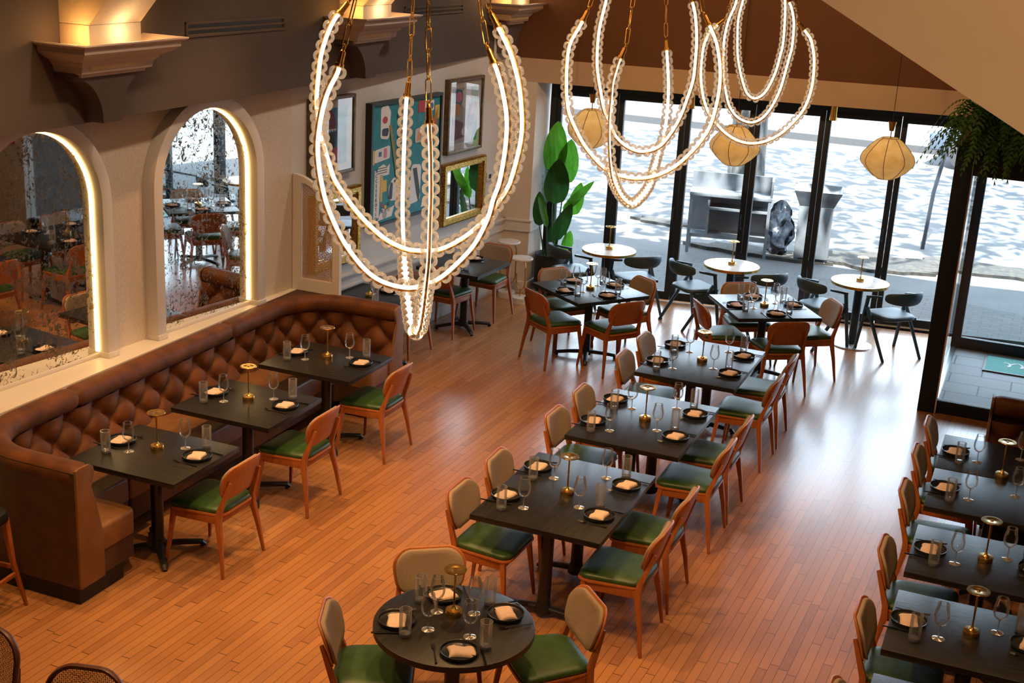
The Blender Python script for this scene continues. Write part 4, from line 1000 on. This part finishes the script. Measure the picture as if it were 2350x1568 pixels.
# big teal canvas
Y0,Z0,SY,SZ = 11.60,1.355,1.33,1.21
t = thing('painting','large teal graffiti style canvas in a black frame on the picture wall','painting',group='pictures on the left wall')
m = MB(); frame(m,Y0-.03,Y0+SY+.03,Z0-.03,Z0+SZ+.03,.03,.0,.075); m.obj('frame','blackframe',t,smooth=False)
m = MB(); lwbox(m,Y0,.0,Z0,Y0+SY,.055,Z0+SZ); m.obj('canvas','tealpaint',t,smooth=False)
def pa(name,mm,pts,lv=0): flat(t,name,mm,pts,Y0,Z0,SY,SZ,.0575+lv*.0014)
pa('car_shape','white',rpoly([(.12,.72),(.24,.70),(.26,.93),(.22,.99),(.12,.98)],.03),0); pa('car_body','black',rpoly([(.14,.74),(.22,.73),(.24,.80),(.14,.80)],.02),1); pa('car_roof','red',ell(.18,.87,.035,.03),1)
pa('white_patch','white',rpoly([(.04,.52),(.26,.54),(.26,.65),(.05,.63)],.02)); pa('red_bar','pink',rpoly([(.17,.55),(.215,.55),(.215,.63),(.17,.63)],.01),1); pa('yellow_bar','yellow',rect(.0,.51,.045,.63),1); pa('blue_bar','bluep',rect(.10,.57,.14,.61),1)
pa('olive_ribbon','olive',[(.235,.82),(.27,.82),(.40,.33),(.36,.32)],3)
pa('letter_panel','white',[(.04,.03),(.12,.05),(.13,.44),(.05,.46)],0)
for k,ch in enumerate('ACCEEEROTIO'): words(t,ch,'black',Y0+.075*SY,Z0+SZ*(.45-.041*k),.052,.0600,0)
pa('script_patch','white',[(.06,.40),(.25,.40),(.26,.49),(.22,.47),(.17,.50),(.10,.48)],1)
for k in range(3): pa('script_line','black',rect(.09,.425+.02*k,.22,.431+.02*k),2)
pa('yellow_figure','yellow',[(.13,.18),(.16,.18),(.16,.26),(.22,.26),(.22,.36),(.17,.36),(.16,.41),(.13,.41)],1)
for k in range(3): pa('colour_chip',('red','yellow','black')[k],rect(.15+.045*k,.13-.02*(k%2),.18+.045*k,.16-.02*(k%2)),1); pa('colour_chip',('black','red','yellow')[k],rect(.15+.045*k,.08,.18+.045*k,.11),1)
pa('mask_face','white',rpoly([(.25,.17),(.55,.14),(.55,.36),(.31,.36),(.25,.30)],.05),1); pa('mask_edge','black',rpoly([(.25,.19),(.30,.17),(.31,.34),(.27,.32)],.02),2); pa('mask_nose','red',ell(.43,.26,.03,.022,4),2); pa('mask_beard','pink',[(.36,.15),(.50,.13),(.49,.20),(.37,.20)],2); pa('mask_cheek','yellow',ell(.40,.31,.04,.03),2)
for k in range(3): pa('mask_eye','black',ell(.34+.045*k,.33,.015,.012),3)
pa('flower_patch','white',[(.10,.02),(.30,.03),(.34,.12),(.24,.10),(.16,.12)],1); pa('flower_eye','greyp',ell(.20,.06,.03,.035),2)
pa('cat_body','black',[(.36,.60),(.48,.62),(.49,.80),(.40,.76),(.36,.80)],1); 
for k in range(4): pa('cat_stripe','white',[(.37,.62+.03*k),(.47,.635+.03*k),(.47,.645+.03*k),(.37,.63+.03*k)],2)
pa('cat_face','red',ell(.40,.755,.03,.02),3)
pa('bus_shape','black',rpoly([(.34,.84),(.52,.86),(.53,.96),(.36,.93)],.02),1); pa('bus_windows','paper',rect(.37,.88,.50,.90),2); pa('pink_block','pink',rect(.37,.94,.43,.985),1)
for k in range(3): pa('yellow_brick','yellow',rect(.37,.47+.03*k,.43,.49+.03*k),1)
pa('brick_tower','brickred',[(.70,.60),(.96,.60),(.97,.90),(.88,.80),(.80,.72)],1); pa('flame_panel','paper',rpoly([(.62,.62),(.76,.62),(.76,.76),(.62,.74)],.02),2); pa('flame','orangep',[(.65,.64),(.70,.64),(.73,.72),(.69,.69),(.67,.73)],3)
pa('red_square','red',rect(.66,.88,.76,.98),1); pa('white_square','white',rect(.76,.88,.90,.97),1); pa('violet_dot','bluep',ell(.86,.92,.03,.03),2)
pa('dark_ribbon','black',[(.60,.40),(.66,.40),(.72,.18),(.70,.08),(.66,.18)],2); pa('white_arm','white',rpoly([(.55,.08),(.72,.10),(.73,.42),(.58,.44)],.04),1)
for k in range(4):
    for j in range(2): pa('black_chip','black',rect(.78+.06*j,.33+.035*k,.81+.06*j,.355+.035*k),1)
for k,ch in enumerate('PARI'): words(t,ch,'red',Y0+.80*SY,Z0+SZ*(.30-.055*k),.07,.0600,0)
pa('white_corner','white',[(.74,.03),(.92,.04),(.90,.12),(.78,.12)],1); pa('yellow_corner','yellow',rect(.92,.80,.99,.92),1); pa('gold_corner','yellow',rect(.03,.005,.07,.04),2)
# left and right glazed prints
def prnt(lab,y0,y1,z0,z1):
    t = thing('framed_print',lab,'picture',group='pictures on the left wall')
    m = MB(); frame(m,y0,y1,z0,z1,.034,.0,.06); m.obj('frame','framewood',t,bevel=.004)
    m = MB(); lwbox(m,y0+.03,.0,z0+.03,y1-.03,.036,z1-.03); m.obj('mount_board','paper',t,smooth=False)
    m = MB(); lwbox(m,y0+.032,.0475,z0+.032,y1-.032,.0495,z1-.032); m.obj('picture_glass','artglass',t,smooth=False)
    return t,y0+.11,z0+.11,(y1-y0)-.22,(z1-z0)-.22
t,a,b,c,d = prnt('framed abstract print with red white and teal shapes behind the nearest chandelier',10.585,11.31,1.96,2.72)
def pr(name,mm,pts,lv=0): flat(t,name,mm,pts,a,b,c,d,.0375+lv*.0014)
pr('teal_field','bluep',rect(.3,0,.78,1)); pr('maroon_shape','darkred',[(.3,.62),(.62,.62),(.60,.80),(.50,.95),(.36,1),(.3,.95)],1); pr('black_shape','black',[(.3,.08),(.62,.3),(.66,.58),(.3,.58)],1)
pr('teeth','white',[(.3,.63),(.62,.63),(.58,.58),(.54,.63),(.50,.57),(.46,.63),(.42,.57),(.38,.63),(.34,.57)],2); pr('red_shape','red',ell(.60,.15,.16,.15),2); pr('blue_stripe','tealpaint',rect(.78,0,.98,1)); pr('white_field','white',rect(0,0,.3,1))
t,a,b,c,d = prnt('framed abstract print with maroon and olive shapes high by the corner',13.12,13.915,1.88,2.712)
pr('grey_field','greyp',rect(0,0,1,1)); pr('cream_disc','paper',ell(.62,.80,.30,.2),1); pr('olive_shape','olive',[(.72,.72),(1,.70),(1,1),(.72,1)],2); pr('teal_shape','bluep',rpoly([(.02,.72),(.36,.66),(.40,.96),(.10,1)],.1),2); pr('pink_shape','pink',ell(.24,.84,.12,.1),3); pr('orange_disc','orangep',ell(.12,.62,.2,.12),3); pr('maroon_shape','darkred',[(.62,.22),(.86,.32),(.90,.70),(.66,.68)],2); pr('red_shape','red',rpoly([(.70,.46),(.88,.50),(.90,.70),(.74,.68)],.04),3); pr('violet_shape','darkred',[(0,.05),(.5,.10),(.44,.36),(.02,.48)],2); pr('cream_spot','paper',ell(.5,.2,.12,.08),3); pr('navy_shape','bluep',[(.8,0),(1,0),(1,.36),(.86,.26)],3)
for lab,y0,y1,z0,z1 in (('gilt framed mirror on the picture wall beside the thermostat',13.06,14.045,1.075,1.785),('tall gilt framed mirror seen beside the cane screen',10.62,11.43,1.04,1.81)):
    t = thing('gilt_mirror',lab,'mirror',group='gilt mirrors on the picture wall')
    m = MB(); frame(m,y0,y1,z0,z1,.085,.0,.05); frame(m,y0+.02,y1-.02,z0+.02,z1-.02,.045,.05,.07)
    k = 0
    for q in range(int((y1-y0)/.03)): 
        for zz in (z0+.012,z1-.012): m.tube([LW(y0+.015+q*.03,.05,zz-.008),LW(y0+.03+q*.03,.062,zz+.008)],.009,6)
    for q in range(int((z1-z0)/.03)):
        for yy in (y0+.012,y1-.012): m.tube([LW(yy,.05,z0+.015+q*.03),LW(yy,.062,z0+.033+q*.03)],.009,6)
    m.obj('gilt_frame','gold',t,bevel=0,ang=40)
    m = MB(); lwbox(m,y0+.08,.0,z0+.08,y1-.08,.03,z1-.08); m.obj('mirror_glass','mirror_clear',t,smooth=False)
t = thing('thermostat','small white thermostat on the wall right of the pictures','thermostat')
m = MB(); lwbox(m,14.14,.0,1.45,14.28,.028,1.55); m.obj('case','plastic',t,bevel=.004); m = MB(); lwbox(m,14.18,.028,1.475,14.24,.0295,1.525); m.obj('display','black',t,smooth=False)
# cane screen at the end of the banquette
t = thing('cane_screen','quarter arched white screen with woven cane panel at the end of the banquette','screen')
X0,X1,YS,ZB = xw(10.37)+.01,-5.93,10.36,.955
def arc_out(ins): return [(X0+ins*1.2,ZB+ins*1.6),(X1-ins,ZB+ins*1.6),(X1-ins,1.36)]+[(X0+ins*1.2+(X1-ins-X0-ins*1.2)*math.cos(k*PI/2/14),1.36+(.70-ins)*math.sin(k*PI/2/14)) for k in range(1,15)]
o1,o2 = arc_out(0),arc_out(.075); n = len(o1); v = [(x,YS+d,z) for d in (0,.045) for ol in (o1,o2) for x,z in ol]
fs = []
for k in range(n):
    j = (k+1)%n; fs += [(k,j,n+j,n+k),(2*n+k,3*n+k,3*n+j,2*n+j),(k,2*n+k,2*n+j,j),(n+k,n+j,3*n+j,3*n+k)]
MB().add(v,fs).obj('screen_frame','trimwhite',t,smooth=False)
m = MB(); st = .0165
def inside(x,z,ol=o2):
    c = False; k = len(ol)
    for i in range(k):
        (x1,z1),(x2,z2) = ol[i],ol[i-1]
        if (z1>z)!=(z2>z) and x < (x2-x1)*(z-z1)/(z2-z1)+x1: c = not c
    return c
for dr in (0,1,2,3):
    for k in range(-110,111):
        run = []
        for q in range(-160,161):
            s = q*.008
            x,z = {0:(X0+k*st,ZB+s+.6),1:(X0+s,ZB+.6+k*st),2:(X0+(s+k*st*1.41)*.7071,ZB+.6+(s-k*st*1.41)*.7071),3:(X0+(s+k*st*1.41)*.7071,ZB+.6-(s-k*st*1.41)*.7071)}[dr]
            if inside(x,z): run.append((x,z))
        if len(run) > 1:
            m.tube([(run[0][0],YS+.022+.001*dr,run[0][1]),(run[-1][0],YS+.022+.001*dr,run[-1][1])],.0030 if dr<2 else .0019,4,cap=False)
m.obj('cane_panel','cane',t,smooth=False)
# drink tables by the pier
for x,y,zt,lab,q in ((-5.66,14.26,.56,'lower white marble drink table before the window pier',-.6),(-5.90,14.42,.70,'taller white marble drink table behind the lower one by the pier',.5)):
    t = thing('drink_table',lab,'side table',(x,y,0),q,'white marble drink tables')
    MB().lathe([(0,zt),(.135,zt),(.14,zt-.006),(.14,zt-.016),(.135,zt-.022),(0,zt-.022)],40).obj('tabletop','marble',t)
    MB().lathe([(0,.075),(.10,.075),(.105,.07),(.105,0),(0,0)],40).obj('table_base','marble',t,ang=40)
    arcp = [(0,0,.07),(0,0,.16)]; 
    u = [(-.09+.09*math.cos(a)-.0,0,.25+.09*math.sin(a)) for a in [PI*1.5+k*PI/2/6 for k in range(7)]]
    m = MB(); m.tube([(0,0,.07),(0,0,.16)],.008,10)
    m.tube([(-.09,0,zt-.02)]+[(.09*math.cos(a),0,.25+.09*math.sin(a)) for a in [PI+k*PI/12 for k in range(13)]]+[(.09,0,.34)],.008,10) if False else m.tube([(-.095,0,.34)]+[(.095*math.cos(a),0,.255+.095*math.sin(a)) for a in [PI+k*PI/12 for k in range(13)]]+[(.095,0,zt-.10),(.06,0,zt-.03),(0,0,zt-.02)],.008,10)
    m.obj('bent_stem','brass',t)
# banana plant in a black planter
t = thing('potted_plant','tall banana leaf plant in a black planter beside the window pier','plant',(-5.53,14.90,0))
MB().lathe([(0,.03),(.175,.03),(.19,.06),(.20,.50),(.188,.50),(.178,.44),(0,.44)],40).obj('planter','planter',t,ang=40)
m = MB()
for k in range(3):
    a = k*2*PI/3+.4; m.tube([(.195*math.cos(a),.195*math.sin(a),0),(.205*math.cos(a),.205*math.sin(a),.36)],.009,6)
m.obj('planter_leg','brass',t)
MB().lathe([(0,.45),(.176,.45),(.176,.44),(0,.44)],24).obj('soil','soil',t)
def leafpts(base, ctr, tip, w, facing, mm, curl=.06):
    base,ctr,tip = Vector(base),Vector(ctr),Vector(tip); f = Vector(facing).normalized()
    st = MB().tube([base,base.lerp(ctr,.5)+Vector((0,0,.02)),ctr],[.011,.009,.006],6).obj('leaf_stalk','stem',t)
    ax = tip-ctr; n = 16; L = ax.length; ax.normalize(); side = ax.cross(f).normalized(); nrm = side.cross(ax).normalized(); vs = []; fs = []
    for i in range(n+1):
        q = i/n; ww = w*(math.sin(PI*min(1,.06+.94*q)**.85)**.62 if 0 < q < 1 else .06); c = ctr+ax*(L*q)-nrm*(curl*L*q*q*1.2)
        for j in range(-3,4):
            s = j/3; vs.append(c+side*(ww*s)+nrm*(.10*ww*abs(s)+.006*math.sin(q*40+j)*abs(s)))
    for i in range(n):
        for j in range(6): fs.append((i*7+j,i*7+j+1,(i+1)*7+j+1,(i+1)*7+j))
    MB().add(vs,fs).obj('leaf_blade',mm,st,ang=80)
F_ = (.4,-1,.25)
leafpts((.0,.0,.45),(-.03,-.02,1.52),(.0,-.02,2.13),.145,F_,'leaf'); leafpts((.04,.02,.45),(.10,.05,1.38),(.16,.04,1.92),.135,F_,'leaf')
leafpts((.02,-.05,.45),(.03,-.06,1.14),(.05,-.04,1.68),.155,F_,'leafdark'); leafpts((-.05,0,.45),(-.09,-.04,1.12),(-.12,-.02,1.62),.09,(1,-.3,0),'leafdark')
leafpts((-.08,-.03,.45),(-.12,-.14,.86),(-.13,-.17,1.28),.085,F_,'leafdark'); leafpts((-.03,-.08,.45),(-.01,-.16,.86),(-.11,-.22,1.24),.05,(.9,-.6,.3),'leaf')
leafpts((.06,-.03,.45),(.14,-.04,1.06),(.48,.0,1.46),.06,(.2,-.9,.5),'leaf'); leafpts((.05,-.08,.45),(.07,-.12,.70),(.27,-.10,1.16),.095,(.55,-.8,.2),'leafdark')
leafpts((.08,.06,.45),(.22,.08,1.0),(.30,.10,1.40),.09,F_,'leaf'); leafpts((.03,.08,.45),(.16,.06,.52),(.22,.05,.80),.07,F_,'leaf'); leafpts((-.02,.06,.45),(.0,.04,.55),(-.03,.05,.84),.06,F_,'leafdark')
# reflected right side of the room
t = thing('fire_alarm','red fire alarm pull box on the white wall, seen in the nearer arched mirror','alarm')
MB().box(.70,12.81,1.14,.82,12.84,1.32).obj('alarm_box','red',t,bevel=.006); MB().box(.735,12.795,1.18,.785,12.81,1.26).obj('pull_lever','white',t)
# ------------------------------------------------------------------ outside
struct(MB().box(-60,15.6,-.14,60,90,-.10),'floor_3','asphalt',smooth=False)
m = MB(); 
m.prism([FW(-14,GB+.06,0)[:2],FW(9,GB+.06,0)[:2]]+[(9,17.0),(4,17.25),(.2,17.35),(-.9,17.6),(-2,17.8),(-4,17.95),(-8,18.0),(-14,18.0)],-.10,-.03); struct(m,'floor_4','brickpave',smooth=False)
struct(MB().box(-30,31.2,-.10,30,31.75,.06),'trim_6','curb',smooth=False)
def patch(lab, cx, cy, rx, ry, seed):
    r = random.Random(seed); n = 26; pts = [(cx+rx*math.cos(2*PI*k/n)*r.uniform(.72,1.15),cy+ry*math.sin(2*PI*k/n)*r.uniform(.72,1.15)) for k in range(n)]
    o = MB().prism(pts,-.10,-.055+.004*(seed%3)).obj('planting_bed','soil',smooth=False); tag(o,lab,'planting bed','bare planting beds outside')
patch('dark bare planting bed outside, left of the steel cabinet end',-2.0,19.4,.95,.55,4); patch('dark planting bed with leaves outside behind the vestibule post',-.75,19.9,1.0,.42,9)
patch('leafy ground strip outside beneath the steel worktable',-3.7,19.0,1.1,.30,14); patch('small leafy patch outside left of the steel worktable',-5.6,20.2,.5,.22,21)
# tree
t = thing('street_tree','tree with a grey ridged trunk standing outside behind the steel worktable','tree',(-5.1,23.6,-.1))
MB().tube([(0,0,0),(.02,0,.3),(.0,.0,1.5),(.05,0,3.2),(.1,0,5.0),(.1,.1,7.5)],[.42,.34,.31,.29,.27,.15],16).obj('trunk','bark',t)
m = MB(); r = random.Random(5)
for k in range(2600):
    a = r.uniform(0,2*PI); q = r.random()**.5; rad = 7.6*q; c = Vector((rad*math.cos(a)-.5, rad*math.sin(a)*.75-3.4, 6.6+r.uniform(-.2,2.4)))
    s = r.uniform(.13,.30); u = Vector((r.gauss(0,1),r.gauss(0,1),r.gauss(0,.5))).normalized(); w = u.orthogonal().normalized()
    m.add([c-u*s,c+w*s*.5,c+u*s,c-w*s*.5],[(0,1,2,3)])
o = m.obj('foliage','canopy',t,smooth=False); o['kind'] = 'stuff'
# steel worktable and cabinet
t = thing('steel_worktable','stainless steel worktable with shelves standing outside the windows','worktable',(-4.2,18.7,-.08),math.radians(11))
w,d = 1.12,.38
m = MB()
for sx in (-.5,.5):
    for sy in (-.5,.5): m.bar((sx*w,sy*d,0),(sx*w,sy*d,.86),.045,.045)
m.obj('leg','outsteel',t)
MB().box(-w/2-.03,-d/2-.03,.85,w/2+.03,d/2+.03,.90).obj('worktop','outsteel',t,bevel=.004)
MB().box(-w/2-.03,d/2,.90,w/2+.03,d/2+.03,1.14).obj('splashback','outsteel',t); MB().box(w/2,-d/2,.90,w/2+.03,d/2,1.14).obj('side_splash','outsteel',t)
MB().box(-w/2,-d/2,.24,w/2,d/2,.29).obj('shelf','outsteel',t); MB().box(-w/2+.25,-d/2,.66,w/2,d/2,.69).obj('shelf','outsteel',t)
MB().box(-w/2,d/2-.02,.24,w/2,d/2,.86).obj('back_panel','outsteel',t); MB().box(-w/2+.24,-d/2,.27,-w/2+.27,d/2,.86).obj('divider','outsteel',t)
t = thing('steel_cabinet','steel cabinet with flared hopper top standing outside right of the worktable','cabinet',(-3.02,19.05,-.08),math.radians(10))
MB().box(-.24,-.24,.06,.24,.24,.82).obj('cabinet_body','outsteel',t,bevel=.005)
for sx in (-.2,.2):
    for sy in (-.2,.2): MB().tube([(sx,sy,0),(sx,sy,.06)],.02,8).obj('foot','outsteel',t)
m = MB(); 
for a,b in (((-.24,-.24),(.24,-.24)),((.24,-.24),(.24,.24)),((.24,.24),(-.24,.24)),((-.24,.24),(-.24,-.24))):
    m.add([(a[0],a[1],.82),(b[0],b[1],.82),(b[0]*1.4,b[1]*1.4,1.05),(a[0]*1.4,a[1]*1.4,1.05)],[(0,1,2,3)])
m.obj('hopper','outsteel',t,smooth=False)
def sack(u,v):
    th = 2*PI*u; ph = PI*v; k = 1+.16*math.sin(3*th+5*ph)+.12*math.sin(7*th-4*ph)+.10*math.sin(11*ph+2*th)
    return (.19*k*math.sin(ph)*math.cos(th)-3.50, .15*k*math.sin(ph)*math.sin(th)+18.95, -.08+.42*(1-math.cos(ph))*(.92+.08*math.sin(5*th)))
tag(MB().grid(sack,40,24).obj('rubbish_sack','bag',ang=40),'dark plastic sack slumped outside between the worktable and cabinet','sack')
# street lamp post and car
t = thing('sign_post','thin dark green post on the pavement outside the rightmost windows','post',(-1.62,20.9,-.1)); MB().tube([(0,0,0),(.04,0,.9),(.22,.1,2.2),(.25,.1,3.6)],.032,10).obj('pole','planter',t)
t = thing('parked_car','silver blue car parked at the far kerb, seen past the fern','car',(-.25,29.9,-.1),math.radians(-8))
prof = [(-2.1,.35),(-2.15,.75),(-1.5,.92),(-.9,1.40),(.7,1.45),(1.5,.98),(2.1,.85),(2.15,.35)]
MB().prism(prof,-.85,.85,'y').obj('car_body','carpaint',t,bevel=.08,seg=3)
MB().prism([(-1.32,.95),(-.85,1.34),(.64,1.38),(1.3,.98)],-.86,.86,'y').obj('side_windows','carglass',t); MB().prism([(-1.46,.95),(-.93,1.36),(-.90,1.34),(-1.40,.93)],-.7,.7,'y').obj('windscreen','carglass',t)
for sx in (-1.35,1.35):
    for sy in (-.78,.78): MB().lathe([(0,-.1),(.2,-.1),(.33,-.09),(.35,0),(.33,.09),(.2,.1),(0,.1)],24,X=T(sx,sy,.35,0,0,PI/2)).obj('wheel','tyre',t)
